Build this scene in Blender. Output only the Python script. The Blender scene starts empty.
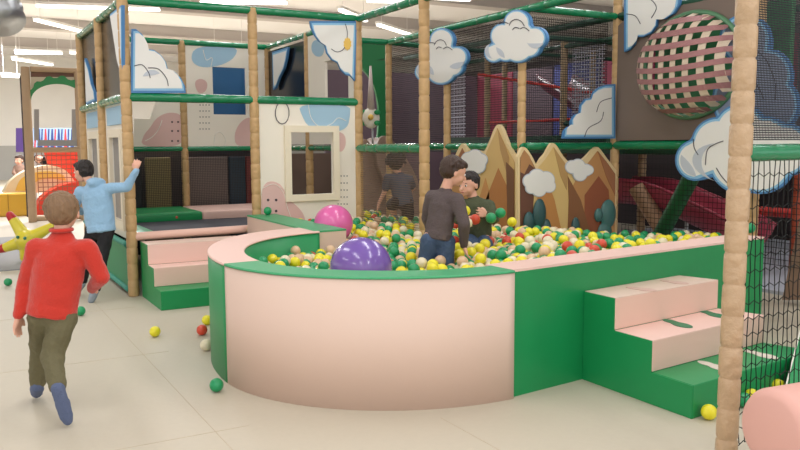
import bpy, bmesh, math, random
from mathutils import Vector, Matrix, noise
from mathutils.geometry import tessellate_polygon
V = Vector
PI = math.pi
random.seed(7)
sc = bpy.context.scene
COL = sc.collection

# ------------------------------------------------------------------ camera
F = 794.5
_p, _r, _y = [math.radians(a) for a in (5.756, -0.320, -29.394)]
CAM = V((0, 0, 1.25))
_ri = V((math.cos(_y), math.sin(_y), 0))
FW = V((-math.sin(_y) * math.cos(_p), math.cos(_y) * math.cos(_p), -math.sin(_p)))
_up = _ri.cross(FW)
RT = _ri * math.cos(_r) + _up * math.sin(_r)
UP = -_ri * math.sin(_r) + _up * math.cos(_r)
cd = bpy.data.cameras.new('camera')
cam = bpy.data.objects.new('camera', cd)
COL.objects.link(cam)
cam.matrix_world = Matrix(((RT.x, UP.x, -FW.x, CAM.x), (RT.y, UP.y, -FW.y, CAM.y), (RT.z, UP.z, -FW.z, CAM.z), (0, 0, 0, 1)))
cd.sensor_width = 36
cd.lens = F / 800 * 36
cd.clip_end = 200
sc.camera = cam
# ------------------------------------------------------------------ world, exposure
sc.view_settings.view_transform = 'Standard'
sc.view_settings.look = 'None'
sc.view_settings.gamma = 1
sc.view_settings.exposure = 0.22
w = bpy.data.worlds.new('hall_air')
sc.world = w
w.use_nodes = True
w.node_tree.nodes['Background'].inputs[0].default_value = (0.98, 0.99, 1.0, 1)
w.node_tree.nodes['Background'].inputs[1].default_value = 1.2
LAMP_W = 40


def area_light(name, loc, sx, sy, power, color=(0.98, 0.98, 1.0), rz=0):
    d = bpy.data.lights.new(name, 'AREA')
    d.shape = 'RECTANGLE'
    d.size, d.size_y, d.energy, d.color = sx, sy, power, color
    o = bpy.data.objects.new(name, d)
    COL.objects.link(o)
    o.location = loc
    o.rotation_euler = (0, 0, rz)
    return o


# ------------------------------------------------------------------ pixel -> place helpers
def ray(px, py):
    return FW + RT * ((px - 400) / F) - UP * ((py - 225) / F)


def atz(px, py, z=0.0):
    d = ray(px, py)
    return CAM + d * ((z - CAM.z) / d.z)


def aty(px, py, y):
    d = ray(px, py)
    return CAM + d * (y / d.y)


def atx(px, py, x):
    d = ray(px, py)
    return CAM + d * (x / d.x)


def D(px, py, dep):
    return CAM + ray(px, py) * dep


# ------------------------------------------------------------------ materials
def srgb(r, g, b):
    def c(v):
        v /= 255
        return v / 12.92 if v <= 0.04045 else ((v + 0.055) / 1.055) ** 2.4
    return (c(r), c(g), c(b), 1)


MATS = {}


def mat(name, rgb, rough=0.5, bump=0.0, scale=8.0, var=0.0, stretch=None, emit=0, spec=0.5, coat=0, sheen=0):
    if name in MATS:
        return MATS[name]
    m = bpy.data.materials.new(name)
    m.use_nodes = True
    nt = m.node_tree
    b = nt.nodes['Principled BSDF']
    col = srgb(*rgb)
    b.inputs['Base Color'].default_value = col
    b.inputs['Roughness'].default_value = rough
    b.inputs['Specular IOR Level'].default_value = spec
    b.inputs['Coat Weight'].default_value = coat
    if sheen:
        b.inputs['Sheen Weight'].default_value = sheen
    if emit:
        b.inputs['Emission Color'].default_value = col
        b.inputs['Emission Strength'].default_value = emit
    tc = nt.nodes.new('ShaderNodeTexCoord')
    mp = nt.nodes.new('ShaderNodeMapping')
    if stretch:
        mp.inputs['Scale'].default_value = stretch
    nt.links.new(tc.outputs['Object'], mp.inputs[0])
    nz = nt.nodes.new('ShaderNodeTexNoise')
    nz.inputs['Scale'].default_value = scale
    nz.inputs['Detail'].default_value = 4
    nt.links.new(mp.outputs[0], nz.inputs['Vector'])
    if bump:
        bp = nt.nodes.new('ShaderNodeBump')
        bp.inputs['Strength'].default_value = bump
        bp.inputs['Distance'].default_value = 0.02
        nt.links.new(nz.outputs['Fac'], bp.inputs['Height'])
        nt.links.new(bp.outputs[0], b.inputs['Normal'])
    if var:
        mx = nt.nodes.new('ShaderNodeMix')
        mx.data_type = 'RGBA'
        mx.inputs['A'].default_value = tuple(c * (1 - var) for c in col[:3]) + (1,)
        mx.inputs['B'].default_value = tuple(min(1, c * (1 + var)) for c in col[:3]) + (1,)
        nt.links.new(nz.outputs['Fac'], mx.inputs['Factor'])
        nt.links.new(mx.outputs['Result'], b.inputs['Base Color'])
    MATS[name] = m
    return m


def net_mat(name, rgb, sp, th, rough=0.7):
    """thin cord net on a flat sheet whose local x/z run along the cords"""
    m = bpy.data.materials.new(name)
    m.use_nodes = True
    nt = m.node_tree
    b = nt.nodes['Principled BSDF']
    b.inputs['Base Color'].default_value = srgb(*rgb)
    b.inputs['Roughness'].default_value = rough
    tc = nt.nodes.new('ShaderNodeTexCoord')
    sx = nt.nodes.new('ShaderNodeSeparateXYZ')
    nt.links.new(tc.outputs['Object'], sx.inputs[0])
    outs = []
    for k in ('X', 'Z'):
        d = nt.nodes.new('ShaderNodeMath'); d.operation = 'DIVIDE'; d.inputs[1].default_value = sp
        nt.links.new(sx.outputs[k], d.inputs[0])
        f = nt.nodes.new('ShaderNodeMath'); f.operation = 'FRACT'
        nt.links.new(d.outputs[0], f.inputs[0])
        l = nt.nodes.new('ShaderNodeMath'); l.operation = 'LESS_THAN'; l.inputs[1].default_value = th
        nt.links.new(f.outputs[0], l.inputs[0])
        outs.append(l)
    mx = nt.nodes.new('ShaderNodeMath'); mx.operation = 'MAXIMUM'
    nt.links.new(outs[0].outputs[0], mx.inputs[0]); nt.links.new(outs[1].outputs[0], mx.inputs[1])
    nt.links.new(mx.outputs[0], b.inputs['Alpha'])
    MATS[name] = m
    return m


GREEN = mat('green_vinyl', (20, 142, 80), 0.42, 0.10, 5)
PINK = mat('pink_vinyl', (238, 200, 188), 0.45, 0.10, 5)
CREAMV = mat('cream_vinyl', (224, 196, 180), 0.5, 0.10, 5)
GTOP = mat('lit_green_vinyl', (66, 165, 112), 0.42, 0.10, 5)  # green vinyl with the light on its upward faces put into the colour
TAN = mat('tan_post_padding', (196, 160, 112), 0.5, 0.6, 24, 0.15)
TANF = mat('brown_post_padding', (172, 144, 108), 0.5, 0.4, 22, 0.1)
BARG = mat('green_bar_padding', (10, 125, 80), 0.25, 0.35, 20, coat=0.3)
DGREEN = mat('dark_green_padding', (8, 70, 48), 0.4, 0.3, 20)
BOARD = mat('cream_board', (240, 232, 218), 0.6)
PINKB = mat('pink_print', (222, 184, 178), 0.6)
BLUEB = mat('blue_print', (160, 194, 216), 0.6)
DOT = mat('dark_dots', (70, 55, 60), 0.6)
LINEW = mat('white_line', (240, 236, 226), 0.6)
LINED = mat('dark_line', (60, 55, 70), 0.6)
CBLUE = mat('cloud_blue_rim', (74, 130, 184), 0.5)
CWHITE = mat('cloud_white', (232, 230, 226), 0.5)
CGREY = mat('cloud_grey_shade', (190, 196, 206), 0.5)
SKYB = mat('cloud_light_blue_rim', (140, 190, 222), 0.5)
YEL = mat('yellow_plastic', (238, 226, 40), 0.32, coat=0.2)
GRNP = mat('green_plastic', (20, 150, 92), 0.32, coat=0.2)
CRMP = mat('cream_plastic', (232, 220, 188), 0.32, coat=0.2)
REDP = mat('red_plastic', (214, 74, 48), 0.32, coat=0.2)
PCHP = mat('beige_plastic', (222, 186, 150), 0.32, coat=0.2)
BLACK = mat('black_mesh_fabric', (22, 22, 26), 0.8, 0.2, 40)
DARKF = mat('dark_film', (26, 27, 32), 0.18)
MAROON = mat('maroon_plastic', (140, 44, 64), 0.35)
REDF = mat('red_foam', (222, 58, 52), 0.45)
SKIN = mat('skin', (226, 172, 148), 0.5)
WHITEM = mat('white_enamel', (236, 234, 230), 0.4)
METAL = mat('grey_metal', (176, 178, 180), 0.3, 0.1, 12)
METAL.node_tree.nodes['Principled BSDF'].inputs['Metallic'].default_value = 0.8
CORD = mat('black_cord', (14, 16, 15), 0.8)
TUBE = mat('lit_tube', (255, 252, 244), 0.5, emit=3.0)
FINENET = net_mat('fine_black_net', (12, 12, 16), 0.022, 0.26)
OPENNET = net_mat('open_black_net', (10, 10, 12), 0.045, 0.11)
GREYNET = net_mat('pale_grey_net', (190, 188, 200), 0.05, 0.34)
TOPNET = net_mat('roof_black_net', (18, 20, 22), 0.03, 0.26)
REDNET = net_mat('tan_net', (170, 120, 80), 0.12, 0.12)
ACRYL = net_mat('brown_net', (120, 100, 88), 0.02, 0.20)


# ------------------------------------------------------------------ mesh helpers
def link(name, me, m=None, parent=None):
    o = bpy.data.objects.new(name, me)
    COL.objects.link(o)
    if m is not None:
        for q in (m if isinstance(m, (list, tuple)) else [m]):
            me.materials.append(q)
    if parent is not None:
        o.parent = parent
        o.matrix_parent_inverse = Matrix.Translation(-parent.location)
    return o


def obj(name, bm, m, parent=None, smooth=False):
    me = bpy.data.meshes.new(name)
    bmesh.ops.recalc_face_normals(bm, faces=bm.faces)
    if smooth:
        for f in bm.faces:
            f.smooth = True
    bm.to_mesh(me)
    bm.free()
    if parent is not None:
        c = V(); q = parent
        while q is not None:
            c = c + q.location; q = q.parent
        me.transform(Matrix.Translation(-c))
    elif me.vertices:
        c = sum((v.co for v in me.vertices), V()) / len(me.vertices)
        c.z = min(v.co.z for v in me.vertices)
        me.transform(Matrix.Translation(-c))
    o = link(name, me, m)
    if parent is not None:
        o.parent = parent
    elif me.vertices:
        o.location = c
    return o


def tag(o, label, cat, group=None, kind=None):
    o['label'] = label
    o['category'] = cat
    if group: o['group'] = group
    if kind: o['kind'] = kind
    return o


def struct(name, bm, m, smooth=False):
    o = obj(name, bm, m, None, smooth)
    o['kind'] = 'structure'
    return o


def thing(name, label, cat, loc, group=None):
    o = bpy.data.objects.new(name, None)
    o.empty_display_size = 0.1
    COL.objects.link(o)
    o.location = loc
    return tag(o, label, cat, group)


def sublabel(o, s):
    o['label'] = s
    return o


def box(bm, a, b, bevel=0.0, seg=3):
    x0, y0, z0 = a; x1, y1, z1 = b
    r = bmesh.ops.create_cube(bm, size=1)
    vs = r['verts']
    bmesh.ops.scale(bm, vec=(x1 - x0, y1 - y0, z1 - z0), verts=vs)
    bmesh.ops.translate(bm, vec=((x0 + x1) / 2, (y0 + y1) / 2, (z0 + z1) / 2), verts=vs)
    if bevel:
        es = list({e for v in vs for e in v.link_edges})
        bmesh.ops.bevel(bm, geom=es, offset=bevel, segments=seg, affect='EDGES', profile=0.6)
    return bm


def frame_of(d):
    d = d.normalized()
    a = V((0, 0, 1)) if abs(d.z) < 0.95 else V((1, 0, 0))
    u = d.cross(a).normalized()
    return d, u, d.cross(u).normalized()


def lathe(bm, p0, p1, prof, n=14):
    """prof: list of (t along p0-p1 in metres, radius); closed with caps"""
    d, u, v = frame_of(p1 - p0)
    rings = []
    for t, r in prof:
        rings.append([bm.verts.new(p0 + d * t + (u * math.cos(2 * PI * k / n) + v * math.sin(2 * PI * k / n)) * r) for k in range(n)])
    for a, b in zip(rings, rings[1:]):
        for k in range(n):
            bm.faces.new((a[k], a[(k + 1) % n], b[(k + 1) % n], b[k]))
    bm.faces.new(rings[0]); bm.faces.new(rings[-1])
    return bm


def padded(p0, p1, r, step=0.13, n=14, bm=None, dent=0.1, jitter=0.0):
    """foam sleeve taped at regular joints"""
    bm = bm or bmesh.new()
    L = (p1 - p0).length
    k = max(1, round(L / step)); s = L / k
    prof = [(0, r * 0.8)]
    for i in range(k):
        t = i * s
        q = 1 + random.uniform(-jitter, jitter)
        e = min(0.009, s * 0.2)
        prof += [(t + 0.0015, r * (1 - dent)), (t + e, r * 0.985 * q), (t + s * 0.3, r * q), (t + s * 0.7, r * q), (t + s - e, r * 0.985 * q), (t + s - 0.0015, r * (1 - dent))]
    prof.append((L, r * 0.8))
    return lathe(bm, V(p0), V(p1), prof, n)


def tube(bm, pts, r, n=6, cyclic=False):
    pts = [V(p) for p in pts]
    rings = []
    m = len(pts)
    for i, p in enumerate(pts):
        if cyclic:
            d = pts[(i + 1) % m] - pts[i - 1]
        else:
            d = pts[min(i + 1, m - 1)] - pts[max(i - 1, 0)]
        d, u, v = frame_of(d)
        rr = r[i] if isinstance(r, (list, tuple)) else r
        rings.append([bm.verts.new(p + (u * math.cos(2 * PI * k / n) + v * math.sin(2 * PI * k / n)) * rr) for k in range(n)])
    for a, b in (list(zip(rings, rings[1:])) + ([(rings[-1], rings[0])] if cyclic else [])):
        for k in range(n):
            bm.faces.new((a[k], a[(k + 1) % n], b[(k + 1) % n], b[k]))
    if not cyclic:
        bm.faces.new(rings[0]); bm.faces.new(rings[-1])
    return bm


def prism(bm, pts, ext):
    """pts: planar outline (3D); ext: extrusion vector"""
    a = [bm.verts.new(p) for p in pts]
    b = [bm.verts.new(V(p) + ext) for p in pts]
    n = len(pts)
    for k in range(n):
        bm.faces.new((a[k], a[(k + 1) % n], b[(k + 1) % n], b[k]))
    for tri in tessellate_polygon([[V(p) for p in pts]]):
        if len(set(tri)) == 3:
            try:
                bm.faces.new([a[i] for i in tri]); bm.faces.new([b[i] for i in tri])
            except ValueError:
                pass
    return bm


class Plane:
    """vertical plane x=c (front towards -x) or y=c (front towards -y)"""
    def __init__(s, ax, c):
        s.ax, s.c = ax, c
        s.n = V((-1, 0, 0)) if ax == 'x' else V((0, -1, 0))

    def at(s, px, py):
        return atx(px, py, s.c) if s.ax == 'x' else aty(px, py, s.c)

    def solid(s, bm, px, off=0.0, th=0.004):
        pts = [s.at(*p) + s.n * off for p in px]
        return prism(bm, pts, -s.n * th)

    def ellipse(s, cx, cy, rx, ry, n=24, a0=0, rot=0):
        out = []
        for k in range(n):
            a = 2 * PI * k / n
            x, y = rx * math.cos(a), ry * math.sin(a)
            out.append((cx + x * math.cos(rot) - y * math.sin(rot), cy + x * math.sin(rot) + y * math.cos(rot)))
        return out

    def line(s, bm, px, off=0.003, r=0.004):
        pts = [s.at(*p) + s.n * off for p in px]
        return tube(bm, pts, r, 5)


def smoothpoly(pts, it=2):
    for _ in range(it):
        o = []
        for i in range(len(pts)):
            a, b = pts[i], pts[(i + 1) % len(pts)]
            o.append((a[0] * .75 + b[0] * .25, a[1] * .75 + b[1] * .25))
            o.append((a[0] * .25 + b[0] * .75, a[1] * .25 + b[1] * .75))
        pts = o
    return pts


def curve_pts(pts, n=6):
    """Catmull-Rom through 2D points"""
    out = []
    P = [pts[0]] + list(pts) + [pts[-1]]
    for i in range(1, len(P) - 2):
        for k in range(n):
            t = k / n
            q = []
            for a in range(len(pts[0])):
                p0, p1, p2, p3 = P[i - 1][a], P[i][a], P[i + 1][a], P[i + 2][a]
                q.append(0.5 * (2 * p1 + (p2 - p0) * t + (2 * p0 - 5 * p1 + 4 * p2 - p3) * t * t + (3 * p1 - p0 - 3 * p2 + p3) * t ** 3))
            out.append(tuple(q))
    out.append(tuple(pts[-1]))
    return out


def cloud_outline(circ, grow=0.0, n=96):
    cx = sum(c[0] * c[2] for c in circ) / sum(c[2] for c in circ)
    cy = sum(c[1] * c[2] for c in circ) / sum(c[2] for c in circ)
    out = []
    for k in range(n):
        a = 2 * PI * k / n
        dx, dy = math.cos(a), math.sin(a)
        best = 1
        for x, y, r in circ:
            r += grow
            bx, by = x - cx, y - cy
            tt = bx * dx + by * dy
            h = r * r - (bx * bx + by * by - tt * tt)
            if h > 0:
                best = max(best, tt + math.sqrt(h))
        out.append((cx + dx * best, cy + dy * best))
    return out


def shrink(pts, f):
    cx = sum(p[0] for p in pts) / len(pts); cy = sum(p[1] for p in pts) / len(pts)
    return [(cx + (x - cx) * f, cy + (y - cy) * f) for x, y in pts]


def panel_sheet(name, p0, u, w_, h, m, parent=None):
    """thin upright sheet with local x along u and z up, for nets"""
    u = V(u).normalized()
    me = bpy.data.meshes.new(name)
    t = 0.002
    vs, fs = [], []
    vs = [(0, 0, 0), (w_, 0, 0), (w_, 0, h), (0, 0, h)]
    me.from_pydata(vs, [], [(0, 1, 2, 3)])
    o = link(name, me, m)
    o.location = p0
    o.rotation_euler = (0, 0, math.atan2(u.y, u.x))
    return o


# ------------------------------------------------------------------ the hall
def floor_material():
    m = mat('cream_foam_mat_floor', (198, 189, 171), 0.62, 0.06, 30, 0.03)
    return m


bm = bmesh.new(); box(bm, (-14, -6, -0.1), (36, 34.2, 0)); struct('floor', bm, floor_material())
bm = bmesh.new()
box(bm, (-14, -6, 4.75), (36, 34.2, 4.85))
struct('ceiling', bm, mat('beige_ceiling_deck', (236, 232, 230), 0.7, 0.3, 3, 0.04, stretch=(0.2, 6, 1)))
bm = bmesh.new(); box(bm, (-14, 34, 0), (36, 34.2, 4.75)); struct('wall_back', bm, mat('pale_wall', (226, 222, 214), 0.7, 0.1, 2, 0.04))
bm = bmesh.new(); box(bm, (-14, 33.9, 0), (36, 34.0, 1.3)); struct('baseboard_back', bm, mat('grey_wainscot', (170, 168, 162), 0.7))
bm = bmesh.new(); box(bm, (22, -6, 0), (22.2, 34, 4.75)); struct('wall_right', bm, mat('dim_wall', (120, 112, 112), 0.7))
for k, yb in enumerate((11, 15.5, 19.5, 24, 28.5)):
    bm = bmesh.new()
    box(bm, (-14, yb, 4.45), (22, yb + 0.22, 4.75)); box(bm, (-14, yb - 0.08, 4.43), (22, yb + 0.30, 4.455))
    struct('trim_%d' % (k + 1), bm, mat('roof_beam', (186, 178, 172), 0.6))
# seams and ribs of the foam mats: long shallow grooves of dark thread
bm = bmesh.new()
for k in range(12):
    a = V((0.62 + k * 0.0, 0, 0))
for (x0, y0, x1, y1) in ((0.95, 1.2, 0.95, 12), (-0.55, 1.2, -0.55, 12), (1.9, 1.2, 1.9, 3.0), (-3, 3.35, 1.1, 3.35), (-3, 4.85, 1.1, 4.85), (-3, 6.35, 1.2, 6.35)):
    box(bm, (min(x0, x1) - 0.0015, min(y0, y1) - 0.0015, 0), (max(x0, x1) + 0.0015, max(y0, y1) + 0.0015, 0.0012))
struct('trim_6', bm, mat('mat_seam', (196, 183, 160), 0.8))
bm = bmesh.new(); box(bm, (-6, 8.9, 0), (0.8, 12.2, 0.012)); struct('trim_7', bm, mat('grey_mat', (150, 150, 152), 0.7))


def light_strip(p0, p1, label, grp='ceiling tube lights'):
    p0, p1 = V(p0), V(p1)
    mid = (p0 + p1) / 2
    t = thing('tube_light', label, 'light', mid + V((0, 0, 0)), grp)
    d = (p1 - p0)
    L = d.length
    a = math.atan2(d.y, d.x)
    bm = bmesh.new(); box(bm, (-L / 2, -0.05, -0.025), (L / 2, 0.05, 0.025), 0.01, 1)
    h = bmesh.new(); box(h, (-L / 2, -0.08, 0.03), (L / 2, 0.08, 0.09), 0.008, 1)
    for q in (-L * 0.4, L * 0.4):
        box(h, (q - 0.004, -0.004, 0.09), (q + 0.004, 0.004, 4.75 - mid.z))
    M = Matrix.Translation(mid) @ Matrix.Rotation(a, 4, 'Z')
    bm.transform(M); h.transform(M)
    obj('diffuser', bm, TUBE, t)
    obj('housing', h, WHITEM, t)


ZL = 4.2
seen_lights = [((36, 6), (160, 10)), ((35, 20), (83, 32)), ((15, 53), (62, 53.5)), ((13, 59), (52, 65)), ((2, 76), (19, 77)),
               ((70, 53), (84, 53)), ((165, 6), (193, 6)), ((200, 3), (287, 3)), ((340, 10), (366, 21)), ((378, 25), (410, 35)), ((367, 1), (411, 2)), ((432, -2), (470, 0)),
               ((212, 75), (246, 73)), ((286, 66), (304, 70))]  # pair before the last: light reflection in the upper window, made to glow
names = ['long tube light over the far left of the hall', 'slanted tube light just left of the playhouse frame', 'level tube light above the arch gate',
         'slanted tube light above the arch gate, under the level one', 'short far tube light left of the arch gate', 'tube light touching the far corner of the playhouse frame',
         'tube light between the two left playhouse posts at the top', 'tube light above the playhouse top bar', 'slanted tube light near the corner post top', 'slanted tube light right of the corner post',
         'tube light at the top edge right of the corner post', 'tube light behind the tall central post top', 'glowing strip standing in for a light reflection in the upper playhouse window', 'tube light seen over the side of the playhouse']
for (a, b), lb in zip(seen_lights, names):
    z = ZL
    if a[1] > 45:
        z = 3.9 if a[1] < 70 else 3.2
    p, q = atz(*a, z), atz(*b, z)
    if max(p.y, q.y) > 33.5:
        s = 33 / max(p.y, q.y)
        p = CAM + (p - CAM) * s; q = CAM + (q - CAM) * s
    light_strip(p, q, lb)
# the lamps over the play area (above the frame of the photograph)
for i, (lx, ly, k) in enumerate(((0, 2.2, .8), (0, 6.2, .8), (3.2, 1.2, .8), (3.2, 4.4, .8), (6.4, 3.0, .9), (6.4, 6.6, 1), (3.4, 9.6, 1), (0, 11, 1), (8, 11, 1.3), (-3.5, 4.5, .8), (3, 17, 10), (9, 17, 10), (1, 25, 12), (6, 25, 12),
                             (-1, -2.4, 1.3), (2.5, -2.8, 1.3), (6.0, -1.6, 1.2), (-4, -0.5, 1.2))):
    area_light('lamp', (lx, ly, 4.1), 0.5, 2.6, LAMP_W * k, rz=0.0)


# ------------------------------------------------------------------ frames: posts and bars
def post(parent, x, y, z0, z1, r=0.0475, m=TAN, label=None, lean=(0, 0)):
    o = obj('post', padded(V((x, y, z0)), V((x + lean[0], y + lean[1], z1)), r, 0.135, 14, dent=0.12, jitter=0.02), m, parent, True)
    if label: sublabel(o, label)
    return o


def bar(parent, a, b, r=0.034, m=BARG, name='crossbar'):
    return obj(name, padded(V(a), V(b), r, 0.2, 12, dent=0.07, jitter=0.02), m, parent, True)


X0, X1, X2 = 1.28, 2.37, 3.40
Y0, Y1, Y2 = 6.83, 8.03, 9.28
Z1, Z2, Z3 = 1.22, 1.655, 2.43
ph = thing('playhouse', 'two storey playhouse frame of tan posts and green bars on the left', 'play frame', V((X1, Y0, 0)))
for (x, y) in ((X0, Y0), (X1, Y0), (X2, Y0), (X0, Y1), (X0, Y2), (X1, Y2), (X2, Y2), (X2, Y1)):
    post(ph, x, y, 0, (Z3 + 0.3) if (x, y) == (X0, Y0) else Z3 + 0.02, 0.042 if (x, y) != (X0, Y0) else 0.045)
for a, b in (((X0, Y0), (X1, Y0)), ((X1, Y0), (X2, Y0)), ((X0, Y0), (X0, Y1)), ((X0, Y1), (X0, Y2)), ((X0, Y2), (X1, Y2)), ((X1, Y2), (X2, Y2)), ((X2, Y0), (X2, Y1)), ((X2, Y1), (X2, Y2))):
    bar(ph, (*a, Z3), (*b, Z3))
    if a[1] == Y0 and b[1] == Y0 or a[0] == X0 and b[0] == X0:
        bar(ph, (*a, Z2), (*b, Z2), 0.038)
for a, b in (((X0, Y2), (X1, Y2)), ((X1, Y2), (X2, Y2)), ((X2, Y0), (X2, Y1)), ((X2, Y1), (X2, Y2))):
    bar(ph, (*a, Z1), (*b, Z1), 0.03)

pf = thing('climbing_structure', 'tall green and tan climbing frame around the ball pit', 'play frame', V((4.5, 5.6, 0)))
XW = 5.5
XC = 4.48
post(pf, X2, 5.62, 0, 3.3, 0.045)
YW = (5.60, 4.08, 2.6)
for y in YW:
    post(pf, XW, y, 0, Z3 + (0.05 if y > 6 else 0.9), 0.042)
for y in (8.2, 6.95, 5.72):
    post(pf, XC, y, 0, Z3 + 0.01, 0.038)
bar(pf, (X2, Y0, Z3), (X2, 4.2, Z3), 0.036)
bar(pf, (X2, Y0, Z1), (X2, 5.62, Z1), 0.04)
bar(pf, (4.48, 8.2, Z3), (4.48, 4.0, Z3), 0.036)
bar(pf, (X2, 8.2, Z3), (4.48, 8.2, Z3), 0.034)
bar(pf, (4.48, 5.6, Z3), (XW, 5.6, Z3), 0.034)
bar(pf, (XC, 8.2, Z1 + 0.01), (XC, 6.95, Z1 + 0.01), 0.036)
bar(pf, (XC, 6.95, Z1 + 0.01), (XC, 5.68, Z1 + 0.01), 0.036)
bar(pf, (XC, 5.66, Z1 + 0.01), (XW, 5.62, Z1 + 0.01), 0.036)
bar(pf, (4.48, 8.2, Z3), (XW, 8.4, Z3), 0.034)
bar(pf, (XW, 9.6, Z3), (XW, 2.6, Z3), 0.034, DGREEN)
for a, b in zip(YW, YW[1:]):
    bar(pf, (XW, a, Z1 + 0.015), (XW, b, Z1 + 0.015), 0.042)
bar(pf, (X2, 8.2, Z1), (XC, 8.2, Z1), 0.03)
bar(pf, (XW, 5.6, Z3), (XW + 1.5, 5.9, Z3 + 0.1), 0.04, DGREEN)

nf = thing('entry_gate', 'thick tan padded post with a green bar in the right foreground', 'play frame', V((2.58, 1.97, 0)))
nx, ny = D(727, 450, 2.72)[:2]
n0 = V((2.545, 1.965, 0)); n1 = D(744.5, -20, 2.72)
n1 = V((n0.x + 0.035, n0.y, 2.4))
obj('post', padded(n0, n1, 0.0415, 0.118, 28, dent=0.12, jitter=0.025), mat('near_post_padding', (192, 162, 128), 0.34, 0.9, 18, 0.1), nf, True)
obj('crossbar', padded(V((2.60, 1.98, 1.212)), V((4.3, 1.98, 1.222)), 0.033, 0.17, 16, dent=0.05), BARG, nf, True)
post(nf, 4.3, 1.98, 0, 2.4, 0.044)


# ------------------------------------------------------------------ nets
def cord_net(name, p0, u, w_, z0, z1, du, dv, r, label, sag=0.006):
    bm = bmesh.new()
    u = V(u).normalized()
    nu = int(w_ / du); nv = int((z1 - z0) / dv)
    for i in range(nu + 1):
        pts = []
        for j in range(nv + 1):
            off = random.uniform(-sag, sag)
            pts.append(p0 + u * (i * du + off) + V((0, 0, z1 - j * dv - p0.z)))
        tube(bm, pts, r, 3)
        for j in range(0, nv + 1):
            pass
    for j in range(nv + 1):
        pts = []
        for i in range(nu + 1):
            off = (0.12 if (i + j) % 2 else -0.12) * dv
            pts.append(p0 + u * (i * du) + V((0, 0, z1 - j * dv + off - p0.z)))
        tube(bm, pts, r, 3)
    o = obj(name, bm, CORD)
    tag(o, label, 'net')
    return o


cord_net('safety_net', V((2.635, 1.98, 0)), (1, 0, 0), 1.55, 0.03, 1.19, 0.0305, 0.062, 0.0022, 'black knotted cord net hanging below the near green bar')


def net(name, p0, u, w_, h, m, label, cat='net', group=None):
    o = panel_sheet(name, p0, u, w_, h, m)
    return tag(o, label, cat, group)


net('mesh_screen', V((2.63, 1.985, 1.26)), (1, 0, 0), 1.6, 1.15, net_mat('grey_black_mesh', (16, 17, 24), 0.009, 0.46), 'fine black mesh above the near green bar beside the thick post', 'net')
net('safety_net', V((XC + 0.03, 8.2, 1.27)), (0, -1, 0), 2.5, 1.12, FINENET, 'black fine net behind the two round cloud boards')
net('safety_net', V((XC + 0.04, 5.72, 1.27)), (1, 0, 0), 0.98, 1.12, FINENET, 'black fine net behind the quarter cloud board left of the tan post')
net('safety_net', V((XW + 0.06, 5.55, 0.3)), (0, -1, 0), 2.95, 0.88, OPENNET, 'black open net below the green bar behind the pit right wall')
net('safety_net', V((X2, Y0, 0.35)), (0, -1, 0), 1.18, 0.85, ACRYL, 'brownish net screen in front of the child climbing the slide')
for k, (x0, y0, uu, ww) in enumerate(((X0 + 0.02, 9.25, (0, -1, 0), 1.2), (X0 + 0.02, 8.0, (0, -1, 0), 1.12))):
    net('mesh_screen', V((x0, y0, Z2 + 0.03)), uu, ww, 0.72, DARKF, 'dark mesh screen in the upper playhouse side, ' + ('far' if k == 0 else 'near') + ' bay', 'net')
net('mesh_screen', V((X0 + 0.05, Y2 - 0.02, 0.45)), (1, 0, 0), 1.02, 0.74, net_mat('shiny_dark_net', (18, 18, 22), 0.02, 0.2, 0.3), 'dark net screen behind the trampoline, left bay', 'net')
net('mesh_screen', V((X1 + 0.05, Y2 - 0.02, 0.45)), (1, 0, 0), 0.98, 0.74, net_mat('brown_dark_net', (40, 34, 34), 0.02, 0.2, 0.6), 'dark brown net screen behind the trampoline, right bay', 'net')
net('mesh_screen', V((X2, Y2, Z2)), (0, -1, 0), 1.2, 0.72, DARKF, 'black film screen in the far upper side of the playhouse', 'net')


# roof net over the climbing frame (flat, seen from below)
def roof_net(x0, y0, x1, y1, z, label):
    me = bpy.data.meshes.new('roof_net')
    me.from_pydata([(0, 0, 0), (x1 - x0, 0, 0), (x1 - x0, 0, y1 - y0), (0, 0, y1 - y0)], [], [(0, 1, 2, 3)])
    o = link('roof_net', me, TOPNET)
    o.location = (x0, y0, z)
    o.rotation_euler = (-PI / 2, 0, 0)
    o.rotation_euler = (PI / 2, 0, 0)
    o.matrix_world = Matrix.Translation((x0, y0, z)) @ Matrix(((1, 0, 0, 0), (0, 0, 1, 0), (0, 1, 0, 0), (0, 0, 0, 1)))
    return tag(o, label, 'net')


roof_net(4.5, 5.62, 5.48, 8.2, Z3 + 0.02, 'dark roof net between the top bars behind the clouds')
roof_net(5.52, 2.6, 9.5, 10.5, Z3 + 0.06, 'dark roof net over the maroon slides')

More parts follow.
